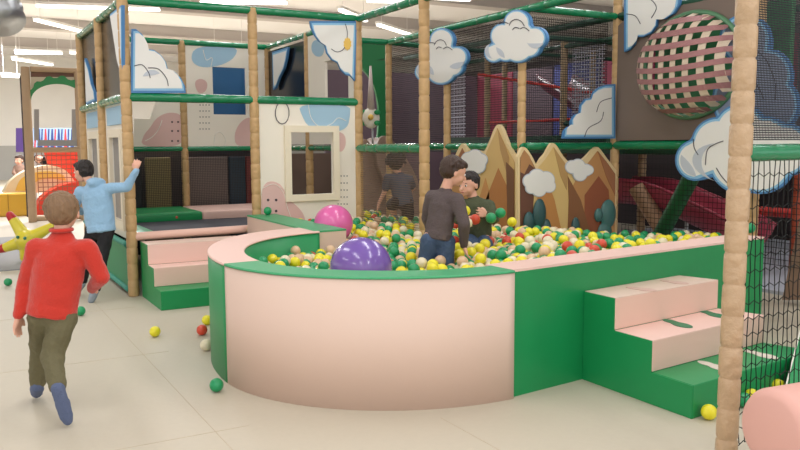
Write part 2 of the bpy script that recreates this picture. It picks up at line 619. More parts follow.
# ------------------------------------------------------------------ cloud boards
def cloud(circ, plane, label, rim=2.2, arcs=(), shade=(), th=0.03, white=None, grp='cloud boards on the play frame'):
    out = cloud_outline(circ)
    c0 = plane.at(circ[0][0], circ[0][1])
    t = thing('cloud_board', label, 'cloud sign', V((c0.x, c0.y, min(plane.at(*p).z for p in out))), grp)
    bm = bmesh.new(); plane.solid(bm, out, 0, th); obj('blue_rim', bm, CBLUE, t)
    inner2 = cloud_outline([(x, y, max(0.5, r - rim * 0.45)) for x, y, r in circ])
    bm = bmesh.new(); plane.solid(bm, inner2, 0.003, 0.003); obj('light_rim', bm, SKYB, t)
    inner = cloud_outline([(x, y, max(0.5, r - rim)) for x, y, r in circ])
    bm = bmesh.new(); plane.solid(bm, inner, 0.006, 0.003); obj('cloud_face', bm, white or CWHITE, t)
    for s in shade:
        bm = bmesh.new(); plane.solid(bm, s, 0.009, 0.003); obj('shading_patch', bm, CGREY, t)
    for s in arcs:
        bm = bmesh.new(); plane.line(bm, curve_pts(s), 0.008, 0.004); obj('outline_stroke', bm, LINED, t)
    return t


def lune(cx, cy, r, a0, a1, dx, dy, n=14):
    A = [(cx + r * math.cos(math.radians(a0 + (a1 - a0) * k / n)), cy + r * math.sin(math.radians(a0 + (a1 - a0) * k / n))) for k in range(n + 1)]
    B = [(x + dx * math.sin(PI * k / n), y + dy * math.sin(PI * k / n)) for k, (x, y) in enumerate(A)]
    return A + B[::-1][1:-1]


PX = Plane('x', XC - 0.06)
PY = Plane('y', 5.53)
cloud([(441.8, 40.5, 12.5), (457, 57, 11), (430, 51, 11), (424, 72, 9.5), (441, 69, 16), (442, 57, 16), (453, 66, 11)], PX, 'white cloud board behind the tall central post',
      arcs=[[(427, 45), (431, 42.5), (436, 43.5)], [(435, 45), (437, 41.5), (441, 39.8), (445, 41.5), (447, 45.5)], [(437, 49), (439, 47), (442, 47.5)], [(444, 49), (448, 47), (453, 50)]],
      shade=[lune(456, 60, 9, 10, 130, -4, -5), lune(424, 70, 7, 90, 250, 4, 0), lune(436, 66, 9, 100, 190, 4, -3)])
cloud([(517, 23, 13.5), (535, 38, 11.5), (503, 36, 13), (494, 53, 10), (506, 50, 12), (518, 47, 16), (518, 36, 17), (529, 46, 12)], PX, 'white cloud board highest on the climbing frame, above the tallest peak',
      arcs=[[(500, 24), (504, 22), (509, 23.5)], [(510, 25.5), (512, 21.5), (517, 19.5), (522, 21.5), (525, 26)], [(513, 30), (516, 27.5), (520, 28.5)], [(521, 29), (525, 27.5), (530, 31)]],
      shade=[lune(536, 40, 8.5, 20, 160, -4, -5), lune(493, 51, 7.5, 80, 250, 4, 0), lune(507, 48, 10, 100, 185, 4, -3)])
cloud([(696, 160, 21), (718, 144, 27), (740, 130, 26), (762, 150, 34), (760, 160, 34), (784, 150, 27), (742, 160, 34)], Plane('x', 5.30), 'large white cloud board partly hidden by the thick foreground post', rim=4.2,
      arcs=[[(694, 139), (695, 148), (699, 155)], [(729, 184), (722, 176), (717, 168)], [(706, 165), (708, 150), (716, 144), (724, 141)]],
      shade=[lune(722, 162, 20, 95, 250, -9, -3), lune(697, 160, 16, 90, 200, 8, -4)])
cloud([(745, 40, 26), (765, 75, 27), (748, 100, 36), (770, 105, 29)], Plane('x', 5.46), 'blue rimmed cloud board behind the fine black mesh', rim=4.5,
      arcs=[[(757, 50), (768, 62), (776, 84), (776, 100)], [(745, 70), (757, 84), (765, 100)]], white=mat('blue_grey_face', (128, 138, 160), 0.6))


def corner_cloud(pts, plane, label, f=0.87, arcs=(), shade=(), extra=None):
    pts = [tuple(p) for p in pts]
    c0 = plane.at(*pts[0])
    t = thing('corner_cloud_board', label, 'cloud sign', V((c0.x, c0.y, min(plane.at(*p).z for p in pts))), 'corner cloud boards')
    bm = bmesh.new(); plane.solid(bm, pts, 0, 0.025); obj('blue_rim', bm, CBLUE, t)
    bm = bmesh.new(); plane.solid(bm, shrink(pts, (1 + f) / 2), 0.003, 0.003); obj('light_rim', bm, SKYB, t)
    bm = bmesh.new(); plane.solid(bm, shrink(pts, f), 0.006, 0.003); obj('cloud_face', bm, CWHITE, t)
    for s in shade:
        bm = bmesh.new(); plane.solid(bm, s, 0.009, 0.003); obj('shading_patch', bm, CGREY, t)
    for s in arcs:
        bm = bmesh.new(); plane.line(bm, curve_pts(s), 0.008, 0.0035); obj('outline_stroke', bm, LINED, t)
    return t


corner_cloud([(131, 93), (131.5, 29), (136, 29), (142, 34), (146, 42), (147.5, 49), (154, 50), (161, 55), (166, 62), (168, 70), (175, 72), (181, 78), (185, 86), (186, 93)], Plane('y', 6.80),
             'quarter cloud board right of the corner post with the blue hooded boy', 0.86,
             arcs=[[(134, 66), (142, 65), (148, 72), (150, 78)], [(148, 68), (158, 69), (166, 78), (168, 86)]], shade=[lune(152, 80, 10, 200, 320, 3, 5)])
g = corner_cloud([(310, 21), (357, 21), (355, 81)] + [(351, 76), (346, 75), (341, 70), (338, 63), (332, 60), (327, 53), (325, 45), (319, 41), (314, 34), (311, 27)], Plane('y', 6.80),
                 'hanging quarter cloud board with a small yellow sun by the corner post', 0.86,
                 arcs=[[(345, 24), (347, 34), (344, 48), (337, 52), (331, 49)]], shade=[])
bm = bmesh.new(); Plane('y', 6.80).solid(bm, Plane('y', 0).ellipse(347, 44, 3.4, 6.4) if False else [(347 + (3.3 + 0.8 * (k % 2)) * math.cos(k * PI / 10), 44 + (5.6 + 1.2 * (k % 2)) * math.sin(k * PI / 10)) for k in range(20)], 0.012, 0.004)
sublabel(obj('sun_patch', bm, mat('sun_yellow', (232, 190, 90), 0.5), g), 'small yellow sun')
corner_cloud([(272, 52), (288, 47), (286.5, 58), (284, 68), (279, 78), (275.5, 88), (273, 90)], Plane('x', 3.35), 'small quarter cloud board at the back post of the playhouse', 0.82)
corner_cloud([(563, 138.5), (564, 131), (568, 127), (571, 127), (571, 121), (575, 115), (580, 113), (581, 105), (586, 99), (592, 98), (594, 92), (600, 87), (607, 84.5), (615.5, 84), (615.5, 138.5)], PY, 'quarter cloud board resting on the green bar left of a tan post', 0.86,
             arcs=[[(584, 137), (588, 128), (600, 121), (603, 112)], [(596, 112), (600, 102), (611, 98)]])
corner_cloud([(624, 52), (629, 50), (634, 44), (636, 37), (643, 37), (651, 33), (656, 26), (657, 19), (665, 19), (674, 13), (679, 5), (681, -5), (681, -14), (624, -14)], Plane('x', 5.44), 'quarter cloud board hanging at the top right of a tan post', 0.85,
             arcs=[[(641, -6), (652, 0), (657, 8), (652, 18)], [(627, 14), (636, 16), (641, 24)]])

# quarter cloud on playhouse side
corner_cloud([(86, 105), (84.5, 58), (88, 68), (91, 84), (94, 92), (95, 101)], Plane('x', X0 - 0.03), 'quarter cloud board low in the upper far side of the playhouse', 0.86)
corner_cloud([(110, 14), (121.5, 5), (122, 78), (117.5, 62), (115, 45), (113, 32)], Plane('x', X0 - 0.03), 'long hanging cloud board beside the near left post', 0.9)


# ------------------------------------------------------------------ mountain boards
PM = Plane('x', XC - 0.06)
def art(t, pts, rgb, off, name='painted_slope', key=None):
    bm = bmesh.new(); PM.solid(bm, pts, off, 0.003)
    return obj(name, bm, mat(key or ('paint_%d_%d_%d' % rgb), rgb, 0.55), t)


RIM = mat('pale_wood_rim', (224, 200, 152), 0.5)
mA = thing('mountain_board', 'cut-out mountain board with the tallest peak behind the two boys', 'mountain sign', PM.at(480, 250))
outA = [(438, 262), (438, 192), (447, 172)] + curve_pts([(454, 158), (459, 147), (462.5, 143.5), (466, 147), (470, 153), (474, 150), (481, 151), (485, 150), (490, 139), (494, 129), (498, 124.5), (502, 129), (507, 142), (512, 152), (517, 158)], 3) + [(517, 262)]
bm = bmesh.new(); PM.solid(bm, outA, 0, 0.035); obj('board', bm, RIM, mA)
art(mA, [(441, 261), (441, 194), (450, 172), (462.5, 148), (469, 160), (478, 175), (484, 262)], (196, 146, 92), 0.003)
art(mA, [(455, 168), (462.5, 148), (472, 166), (478, 180), (466, 172), (460, 178)], (150, 96, 58), 0.006)
art(mA, [(470, 262), (476, 195), (487, 152), (498, 128), (506, 146), (513, 158), (515, 162), (515, 262)], (206, 172, 112), 0.006, 'painted_peak')
art(mA, [(474, 262), (478, 205), (486, 178), (490, 192), (488, 262)], (196, 140, 84), 0.009)
art(mA, [(486, 262), (487, 198), (499, 168), (507, 185), (511, 262)], (176, 118, 66), 0.009)
art(mA, [(508, 262), (508, 200), (507, 162), (515, 170), (515, 262)], (116, 78, 52), 0.012)
art(mA, [(498, 128), (506, 146), (510, 158), (508, 176), (501, 150)], (176, 138, 88), 0.009, 'painted_peak')
PM = Plane('y', 5.56)
mB = thing('mountain_board', 'cut-out mountain board with teal egg shapes beside the tan post', 'mountain sign', PM.at(570, 250))
outB = [(518, 262), (518, 157)] + curve_pts([(518, 157), (521, 149.5), (524, 147), (528, 150), (533, 158), (537, 165), (541, 159), (546, 153), (550, 145.5), (553, 143), (557, 146), (562, 154), (568, 161), (574, 160), (580, 161), (586, 157), (592, 150.5), (597, 147), (601, 150), (609, 161), (617, 171)], 3)[1:] + [(617, 262)]
bm = bmesh.new(); PM.solid(bm, outB, 0, 0.035); obj('board', bm, RIM, mB)
art(mB, [(520, 262), (520, 158), (524, 150), (529, 156), (540, 178), (545, 262)], (104, 66, 50), 0.003)
art(mB, [(520, 172), (520, 158), (524, 150), (529, 156), (534, 168), (529, 164), (524, 174)], (176, 128, 82), 0.006, 'painted_peak')
art(mB, [(530, 262), (534, 190), (536, 170), (546, 158), (553, 147), (560, 157), (566, 166), (578, 190), (590, 262)], (216, 184, 120), 0.006, 'painted_peak')
art(mB, [(532, 262), (534, 205), (546, 178), (554, 200), (568, 262)], (192, 134, 74), 0.009)
art(mB, [(553, 147), (560, 157), (568, 168), (566, 190), (560, 176)], (184, 146, 92), 0.009, 'painted_peak')
art(mB, [(566, 262), (568, 200), (567, 176), (580, 200), (598, 262)], (134, 88, 54), 0.012)
art(mB, [(572, 262), (570, 190), (580, 172), (590, 160), (597, 151), (606, 162), (614.5, 174), (614.5, 262)], (188, 136, 84), 0.0075, 'painted_peak')
art(mB, [(584, 262), (584, 195), (598, 176), (608, 190), (613, 262)], (148, 82, 52), 0.0095)
art(mB, [(597, 151), (606, 162), (614.5, 174), (614.5, 196), (606, 178)], (160, 104, 68), 0.0115)
for n_, (pts) in enumerate(([(470, 160, 7.5), (476, 157, 7), (482, 160, 6), (472, 168, 6), (479, 166, 7)],)):
    bm = bmesh.new(); Plane('x', XC - 0.06).solid(bm, cloud_outline(pts, 0.9), 0.013, 0.004); obj('cloud_outline', bm, CGREY, mA)
    bm = bmesh.new(); Plane('x', XC - 0.06).solid(bm, cloud_outline(pts), 0.016, 0.004); sublabel(obj('small_cloud_patch', bm, CWHITE, mA), 'white painted cloud')
for pts in ([(529, 181, 6.5), (536, 177, 7.5), (545, 180, 8), (548, 186, 6), (538, 189, 7), (530, 188, 5)], [(571, 167, 6), (577, 166, 6.5), (585, 170, 5.5), (579, 174, 6.5), (588, 170, 4)]):
    bm = bmesh.new(); PM.solid(bm, cloud_outline(pts, 0.9), 0.014, 0.004); obj('cloud_outline', bm, CGREY, mB)
    bm = bmesh.new(); PM.solid(bm, cloud_outline(pts), 0.017, 0.004); sublabel(obj('small_cloud_patch', bm, CWHITE, mB), 'white painted cloud')
TEAL = mat('teal_egg', (72, 116, 112), 0.3); TEALD = mat('dark_teal_egg', (46, 84, 86), 0.3)
for (cx, cy, rx, ry, mm) in ((538, 214, 6, 15, TEALD), (527.5, 224, 5, 12, TEALD), (545, 228, 4, 9, TEALD), (574, 228, 4, 11, TEALD), (606.5, 214, 8, 15, TEAL), (597, 215, 4, 7, TEAL), (603, 234, 7.5, 13, TEAL)):
    q = PM.at(cx, cy) + V((0, -0.02, 0))
    e = bmesh.new(); bmesh.ops.create_uvsphere(e, u_segments=20, v_segments=12, radius=1)
    sc_ = 7.4 / F
    bmesh.ops.scale(e, vec=(rx * sc_ * 1.3, 0.03, ry * sc_), verts=e.verts)
    bmesh.ops.translate(e, vec=q, verts=e.verts)
    sublabel(obj('egg_bush', e, mm, mB, True), 'teal egg shaped bush')


# ------------------------------------------------------------------ playhouse boards
def holed_board(t, name, plane, outer, hole, m, th=0.03, off=0.0):
    """rectangular board with a rectangular hole; outer/hole = (u0,z0,u1,z1) in plane coords"""
    u0, z0, u1, z1 = outer; a0, b0, a1, b1 = hole
    bm = bmesh.new()
    def bx2(p, q, r, s):
        if plane.ax == 'y':
            box(bm, (p, plane.c - off, q), (r, plane.c - off + th, s))
        else:
            box(bm, (plane.c - off, p, q), (plane.c - off + th, r, s))
    bx2(u0, z0, a0, z1); bx2(a1, z0, u1, z1); bx2(a0, z0, a1, b0); bx2(a0, b1, a1, z1)
    return obj(name, bm, m, t)


PF = Plane('y', 6.82)
wb = thing('window_board', 'cream playhouse board with a framed window beside the pink ball', 'play panel', V((2.9, 6.83, 0.42)))
holed_board(wb, 'board', PF, (2.41, 0.3, 3.36, 1.62), (2.70, 0.80, 3.12, 1.37), BOARD)
holed_board(wb, 'window_surround', PF, (2.64, 0.74, 3.18, 1.43), (2.70, 0.80, 3.12, 1.37), mat('window_surround_cream', (236, 224, 200), 0.5), 0.03, 0.03)


def patch(t, plane, pts, m, off=0.003, name='printed_patch', sm=True):
    bm = bmesh.new(); plane.solid(bm, smoothpoly(pts, 2) if sm else pts, off, 0.003)
    return obj(name, bm, m, t)


def dots(t, plane, px, name='dots', r=0.008, m=None, sx=1):
    bm = bmesh.new()
    for (x, y) in px:
        q = plane.at(x, y) + plane.n * 0.004
        u = V((1, 0, 0)) if plane.ax == 'y' else V((0, 1, 0))
        prism(bm, [q + u * r * math.cos(k * PI / 4) + V((0, 0, r * math.sin(k * PI / 4))) for k in range(8)], -plane.n * 0.003)
    return obj(name, bm, m or DOT, t)


patch(wb, PF, [(298, 104), (302, 116), (308, 127), (330, 133), (347, 129), (350, 116), (350, 104)], BLUEB)
patch(wb, PF, [(336, 131), (345, 134), (346, 146), (341, 153), (335, 148), (333, 138)], PINKB)
patch(wb, PF, [(262, 216), (261, 190), (268, 180), (282, 184), (287, 200), (294, 203), (304, 214), (306, 226), (262, 226)], PINKB)
bm = bmesh.new(); PF.line(bm, [(282 + 7 * math.sin(a / 14 * 2 * PI), 113 + 11 * math.cos(a / 14 * 2 * PI)) for a in range(15)], 0.005, 0.004); obj('printed_line', bm, LINED, wb)
bm = bmesh.new(); PF.line(bm, curve_pts([(308, 104), (311, 118), (320, 127), (331, 124), (338, 118), (346, 121)]), 0.005, 0.003); obj('printed_line', bm, LINEW, wb)
bm = bmesh.new(); PF.line(bm, curve_pts([(263, 188), (274, 184), (283, 192), (287, 207), (292, 220)]), 0.005, 0.003); obj('printed_line', bm, LINEW, wb)
dots(wb, PF, [(338 + i * 3 + j * 0.0, 176 + j * 7) for i in range(4) for j in range(5)], r=0.006)
dots(wb, PF, [(268, 200), (276, 200), (276, 211)], r=0.013)

PB = Plane('y', 9.27)
ub = thing('window_board', 'cream upper playhouse board with a blue window at the back', 'play panel', V((2.9, 9.28, 1.24)))
holed_board(ub, 'board', PB, (2.41, 1.24, 3.37, 2.40), (2.72, 1.62, 3.12, 2.17), BOARD)
patch(ub, PB, [(195, 46), (190, 60), (200, 68), (220, 66), (235, 58), (238, 46)], BLUEB)
patch(ub, PB, [(194, 82), (200, 78), (208, 82), (206, 92), (198, 94)], PINKB)
patch(ub, PB, [(236, 147), (234, 134), (240, 122), (250, 116), (256, 124), (256, 147)], PINKB)
bm = bmesh.new(); PB.line(bm, curve_pts([(203, 50), (206, 60), (212, 58), (210, 70)]), 0.005, 0.004); obj('printed_line', bm, LINEW, ub)
bm = bmesh.new(); PB.line(bm, curve_pts([(214, 146), (215, 135), (220, 132), (225, 138), (225, 146)]), 0.005, 0.004); obj('printed_line', bm, LINEW, ub)
dots(ub, PB, [(200 + i * 3, 105 + j * 6) for i in range(4) for j in range(5)], r=0.007)
lb = thing('play_board', 'low cream and pink board above the green bar behind the trampoline', 'play panel', V((1.8, 9.28, 1.24)))
bm = bmesh.new(); PB.solid(bm, [(134, 147), (134, 119), (150, 119), (156, 102), (187, 102), (187, 147)], 0, 0.03); obj('board', bm, BOARD, lb)
patch(lb, PB, [(140, 147), (144, 134), (150, 128), (156, 118), (168, 112), (182, 114), (184, 130), (182, 147)], PINKB)
dots(lb, PB, [(172, 122), (178, 122), (172, 131), (178, 131), (172, 141), (178, 141)], r=0.012)
bm = bmesh.new(); PB.line(bm, curve_pts([(145, 141), (152, 137), (158, 130), (162, 120)]), 0.005, 0.004); obj('printed_line', bm, LINEW, lb)
# back wall of the room seen through: blue climbing board behind the upper window
bb = bmesh.new(); box(bb, (2.60, 9.5, 1.24), (3.36, 9.53, 2.2)); tag(obj('blue_board', bb, mat('deep_blue_board', (32, 92, 142), 0.5)), 'deep blue board seen through the upper playhouse window', 'play panel')
PS = Plane('x', 3.38)
sb = thing('window_board', 'cream side board with a pale blue balloon print in the upper playhouse', 'play panel', V((3.40, 7.4, 1.24)))
holed_board(sb, 'board', PS, (6.88, 1.26, 7.98, 2.4), (7.0, 1.50, 7.55, 2.1), BOARD)
patch(sb, PS, [(313, 40), (311, 50), (316, 57), (323, 56), (325, 46), (322, 40)], BLUEB)
# side boards with windows on the left face
PL = Plane('x', 1.30)
for k, (a, b) in enumerate(((8.07, 9.22), (6.9, 7.98))):
    s = thing('window_board', 'cream side board with a tall window, ' + ('far' if k == 0 else 'near') + ' bay of the playhouse side', 'play panel', V((1.3, (a + b) / 2, 0.45)))
    holed_board(s, 'board', PL, (a, 0.45, b, 1.62), (a + 0.3, 0.6, b - 0.3, 1.33), BOARD)
    holed_board(s, 'window_surround', PL, (a + 0.22, 0.52, b - 0.22, 1.40), (a + 0.3, 0.6, b - 0.3, 1.33), mat('window_surround_cream', (236, 224, 200)), 0.03, 0.03)
    bm = bmesh.new(); box(bm, (1.285, a + 0.15, 1.44), (1.298, b - 0.15, 1.60), 0.004, 1); obj('printed_patch', bm, BLUEB, s)
    bm = bmesh.new(); box(bm, (1.31, a + 0.3, 0.6), (1.316, b - 0.3, 1.33)); obj('window_film', bm, mat('grey_film', (128, 124, 124), 0.3), s)
# green skirt on the left face with a teal border
gs = thing('side_skirt', 'green padded skirt with teal edging along the playhouse side', 'padding', V((1.27, 8.05, 0)))
bm = bmesh.new(); box(bm, (1.255, 6.9, 0.06), (1.30, 9.25, 0.42), 0.01, 1); obj('pad', bm, mat('green_pad', (44, 140, 92), 0.5), gs)
for (a, b) in ((0.02, 0.07), (0.40, 0.45)):
    bm = bmesh.new(); tube(bm, [(1.25, 6.9 + 0.05 * k, (a + b) / 2 + 0.012 * (k % 2)) for k in range(48)], 0.022, 6); obj('laced_edge', bm, mat('teal_lace', (70, 160, 140), 0.6, 0.5, 40), gs, True)

# ------------------------------------------------------------------ trampoline
tr = thing('trampoline', 'dark square trampoline with pink and green edge pads in the playhouse', 'trampoline', V((1.83, 8.0, 0)))
bm = bmesh.new(); box(bm, (1.40, 7.05, 0.455), (3.32, 8.95, 0.475)); obj('jumping_mat', bm, mat('charcoal_mat', (52, 54, 66), 0.7), tr)
for nm, a, b, m in (('edge_pad', (1.34, 8.35, 0.46), (2.30, 9.22, 0.56), GREEN), ('edge_pad', (2.30, 8.35, 0.46), (3.34, 9.22, 0.56), PINK),
                    ('edge_pad', (1.31, 6.98, 0.45), (1.55, 7.85, 0.50), GTOP), ('edge_pad', (1.31, 7.85, 0.45), (1.46, 8.34, 0.50), CREAMV)):
    bm = bmesh.new(); box(bm, a, b, 0.02, 2); obj(nm, bm, m, tr, True)
bm = bmesh.new(); padded(V((1.30, 6.83, 0.5)), V((2.33, 6.83, 0.51)), 0.036, 0.5, 14, bm, 0.03); obj('front_roll', bm, mat('pale_pink_roll', (226, 184, 168), 0.5), tr, True)
bm = bmesh.new(); lathe(bm, V((2.30, 6.80, 0.51)), V((2.30, 6.76, 0.51)), [(0, 0.03), (0.02, 0.045), (0.04, 0.03)], 14); obj('roll_cap', bm, mat('tan_cap', (226, 196, 160), 0.4), tr, True)
bm = bmesh.new()
for (x, y) in ((1.4, 7.0), (3.25, 7.0), (1.4, 9.1), (3.25, 9.1)):
    tube(bm, [(x, y, 0), (x, y, 0.45)], 0.02, 8)
obj('leg_frame', bm, METAL, tr)
bm = bmesh.new(); box(bm, (1.36, 6.86, 0.1), (2.3, 6.88, 0.44)); obj('front_skirt', bm, BLACK, tr)


# ------------------------------------------------------------------ foam steps
def steps(label, x0, x1, yb, ys, zs, mats, prints=()):
    """ys: front y of each step from lowest; zs heights from lowest; yb back"""
    shear = 0.11 if x0 > 2 else 0.0
    t = thing('foam_steps', label, 'foam steps', V(((x0 + x1) / 2, (ys[0] + yb) / 2, 0)))
    prof = [(yb, 0), (ys[0], 0)]
    for y, z in zip(ys, zs):
        prof += [(y, prof[-1][1]), (y, z)]
    prof += [(yb, zs[-1])]
    pr = []
    for p in prof:
        if not pr or (abs(p[0] - pr[-1][0]) + abs(p[1] - pr[-1][1])) > 1e-6:
            pr.append(p)
    bm = bmesh.new(); prism(bm, [V((x0, a, b)) for a, b in pr], V((x1 - x0, 0, 0)))
    es = [e for e in bm.edges if len(e.link_faces) == 2 and e.calc_face_angle(0) > 0.5]
    bmesh.ops.bevel(bm, geom=es, offset=0.006, segments=2, affect='EDGES')
    obj('foam_core', bm, GREEN, t, True if False else False)
    for k, (y, z) in enumerate(zip(ys, zs)):
        y2 = ys[k + 1] if k + 1 < len(ys) else yb
        z0 = zs[k - 1] if k else 0
        m = mats[k]
        bm = bmesh.new(); box(bm, (x0 + 0.004, y - 0.003, z - 0.02), (x1 - 0.004, y2 - 0.003, z + 0.003), 0.003, 2)
        obj('tread_cover', bm, m[0], t)
        bm = bmesh.new(); box(bm, (x0 + 0.004, y - 0.0035, z0 + 0.004), (x1 - 0.004, y + 0.01, z - 0.001), 0.002, 1)
        obj('riser_cover', bm, m[1], t)
    for o in t.children:
        for v in o.data.vertices:
            wx, wy = v.co.x + t.location.x, v.co.y + t.location.y
            if shear and wx > x1 - 0.05:
                v.co.x += -0.06 + (yb - wy) * 0.30
            v.co.y += shear * (wx - x0)
    return t


RIS = mat('rosy_riser', (230, 192, 178), 0.5, 0.1, 5)
ls = steps('pink and green foam steps in front of the trampoline', 1.34, 2.16, 6.78, (6.10, 6.33, 6.53), (0.145, 0.295, 0.46), ((GREEN, GREEN), (PINK, RIS), (CREAMV, PINK)))
rs = steps('large pink and green foam steps with footprints against the pit wall', 2.875, 3.76, 3.128, (2.41, 2.655, 2.905), (0.155, 0.31, 0.475), ((mat('green_tread', (28, 148, 86), 0.4, 0.1, 5), GREEN), (PINK, RIS), (CREAMV, mat('warm_riser', (232, 196, 178), 0.5, 0.1, 5))))


def footprint(parent, a, b, z, m):
    """shoe print with its heel at a and toe at b on the tread"""
    p, q = atz(*a, z), atz(*b, z)
    L = (q - p).length; d = (q - p) / L; n = V((-d.y, d.x, 0)); c = (p + q) / 2
    out = []
    for k in range(32):
        t = 2 * PI * k / 32
        x = L / 2 * math.cos(t)
        wd = 0.040 * (1.0 + 0.22 * math.cos(t) - 0.30 * math.exp(-((math.cos(t) + 0.15) / 0.3) ** 2))
        out.append(c + d * x + n * wd * math.sin(t))
    bm = bmesh.new(); prism(bm, out, V((0, 0, 0.002)))
    tread = min((c_ for c_ in parent.children if c_.name.startswith('tread_cover')), key=lambda c_: abs(max(v.co.z for v in c_.data.vertices) + 0.0 - z))
    sublabel(obj('footprint_patch', bm, m, tread), 'footprint print on the tread')


FG = mat('footprint_green', (30, 122, 80), 0.5); FWm = mat('footprint_white', (222, 214, 200), 0.5); FP = mat('footprint_pink', (216, 178, 166), 0.5)
for a_, b_, z, m in (((663, 319), (691, 328), 0.314, FG), ((699, 310), (725, 318), 0.314, FG), ((698, 361), (730, 371), 0.159, FWm), ((744, 350), (777, 359), 0.159, FWm), ((626, 287), (656, 291), 0.479, FP), ((660, 280), (688, 284), 0.479, FP)):
    footprint(rs, a_, b_, z, m)

# ------------------------------------------------------------------ ball pit walls
HW = 0.64
CX, CY = 2.33, 4.07
OUT = (1.12, 1.02, 1.45)      # radii: sideways, towards the camera side, towards the back
INN = (0.92, 0.83, 1.12)


def ringpt(a, e, z):
    """e = 0 inner face .. 1 outer face"""
    c, s_ = math.cos(math.radians(a)), math.sin(math.radians(a))
    rx = INN[0] + (OUT[0] - INN[0]) * e
    k = 1 if s_ < 0 else 2
    ry = INN[k] + (OUT[k] - INN[k]) * e
    return V((CX + rx * c, CY + ry * s_, z))


def arc_wall(label, a0, a1, mo, mi, mt, seg=44):
    t = thing('pit_wall_block', label, 'foam block', ringpt((a0 + a1) / 2, 0.5, 0))
    ang = [a0 + (a1 - a0) * k / seg for k in range(seg + 1)]

    def shell(name, e0, e1, z0, z1, m, bev=0.006):
        bm = bmesh.new()
        rings = []
        for a in ang:
            if z1 == HW:
                prof = [(e0, z0), (e0, z1 - bev), (e0 + bev * 4, z1), (e1 - bev * 4, z1), (e1, z1 - bev), (e1, z0)]
            else:
                prof = [(e0, z0), (e0, z1), (e1, z1), (e1, z0)]
            rings.append([bm.verts.new(ringpt(a, e, z)) for e, z in prof])
        n = len(rings[0])
        for p, q in zip(rings, rings[1:]):
            for k in range(n):
                bm.faces.new((p[k], p[(k + 1) % n], q[(k + 1) % n], q[k]))
        bm.faces.new(rings[0]); bm.faces.new(rings[-1])
        return obj(name, bm, m, t, False)
    shell('outer_side', 0.5, 0.985, 0.0, HW - 0.012, mo)
    shell('inner_side', 0.015, 0.499, 0.0, HW - 0.012, mi)
    shell('top_cover', 0.0, 1.0, HW - 0.0118, HW, mt, 0.005)
    for o in t.children:
        for f in o.data.polygons:
            f.use_smooth = abs(f.normal.z) < 0.3


arc_wall('curved front pit wall block, cream outside with a green top', 182.6, 271.5, CREAMV, PINK, GTOP)
arc_wall('curved left pit wall block, green outside with a pink top', 94, 182.3, GREEN, GREEN, PINK)


def straight_wall(label, quad, h, mo, mt, name='pit_wall_block'):
    """quad: footprint corners in order"""
    c = sum((V((x, y, 0)) for x, y in quad), V()) / 4
    t = thing(name, label, 'foam block', c)
    q = [c + (V((x, y, 0)) - c) * 0.997 for x, y in quad]
    bm = bmesh.new(); prism(bm, q, V((0, 0, h - 0.0122))); obj('side_cover', bm, mo, t)
    bm = bmesh.new(); prism(bm, [V((x, y, h - 0.012)) for x, y in quad], V((0, 0, 0.012)))
    es = [e for e in bm.edges if len(e.link_faces) == 2 and e.calc_face_angle(0) > 0.5]
    bmesh.ops.bevel(bm, geom=es, offset=0.004, segments=2, affect='EDGES')
    obj('top_cover', bm, mt, t)
    return t


straight_wall('long straight pit wall block, green side with a pink top', ((2.37, 3.075), (4.60, 3.32), (4.58, 3.53), (2.35, 3.285)), HW, GREEN, PINK)
straight_wall('straight pit wall block beside the pink ball, cream with green top', ((2.235, 5.22), (2.50, 5.24), (2.52, 6.77), (2.26, 6.77)), HW, CREAMV, GTOP)

# ------------------------------------------------------------------ balls
RB = 0.036
BALL = {}


def ball_mesh(key, m, r, sub=3):
    me = bpy.data.meshes.new(key)
    bm = bmesh.new(); bmesh.ops.create_icosphere(bm, subdivisions=sub, radius=r)
    for f in bm.faces: f.smooth = True
    bm.to_mesh(me); bm.free(); me.materials.append(m)
    return me


for k, m in (('green', GRNP), ('yellow', YEL), ('cream', CRMP), ('red', REDP), ('beige', PCHP)):
    BALL[k] = ball_mesh('plastic_ball', m, RB)


def ball(key, loc, label, group=None, r=None):
    o = bpy.data.objects.new('plastic_ball', BALL[key])
    COL.objects.link(o); o.location = loc
    return tag(o, label, 'ball', group)


def surf(x, y):
    """height of the ball heap: lower on the left, mounded against the back and the right"""
    h = 0.505 - 0.045 * max(0, min(1, (3.0 - x) / 0.6)) - 0.19 * max(0, min(1, (x - 3.2) / 2.1)) * max(0, min(1, (y - 4.0) / 1.4)) + 0.03 * math.sin(x * 2.1 + 1) * math.cos(y * 1.7) + 0.035 * noise.noise(V((x * 2.3, y * 2.3, 0)))
    h += 0.05 * math.exp(-((x - 3.9) ** 2 + (y - 5.0) ** 2) / 0.6)
    h += 0.03 * math.exp(-((y - 3.30 - 0.11 * (x - 2.33)) ** 2) / 0.05) * (1 if x > 2.6 else 0.1)
    return h


def inside(x, y):
    m = RB + 0.004
    if x < CX:
        k = 1 if y < CY else 2
        return ((x - CX) / (INN[0] - m)) ** 2 + ((y - CY) / (INN[k] - m)) ** 2 < 1
    if x < 2.51 + m and y > 5.17 - m:
        return False
    if y < 3.29 + 0.11 * (x - CX) + m and x > CX:
        return False
    if x > 5.40 or y > 8.6:
        return False
    if y > 5.50 and x > 4.36:
        return False
    if x < 3.40:
        return y < 6.75
    # front right: pit narrows towards the end of the straight wall
    if x > 4.56 and y < 3.53 + (x - 4.56) * 0.6:
        return False
    return True


avoid = []   # (centre, radius) things standing among the balls


def project(p):
    v = p - CAM
    d = v.dot(FW)
    return 400 + F * v.dot(RT) / d, 225 - F * v.dot(UP) / d, d


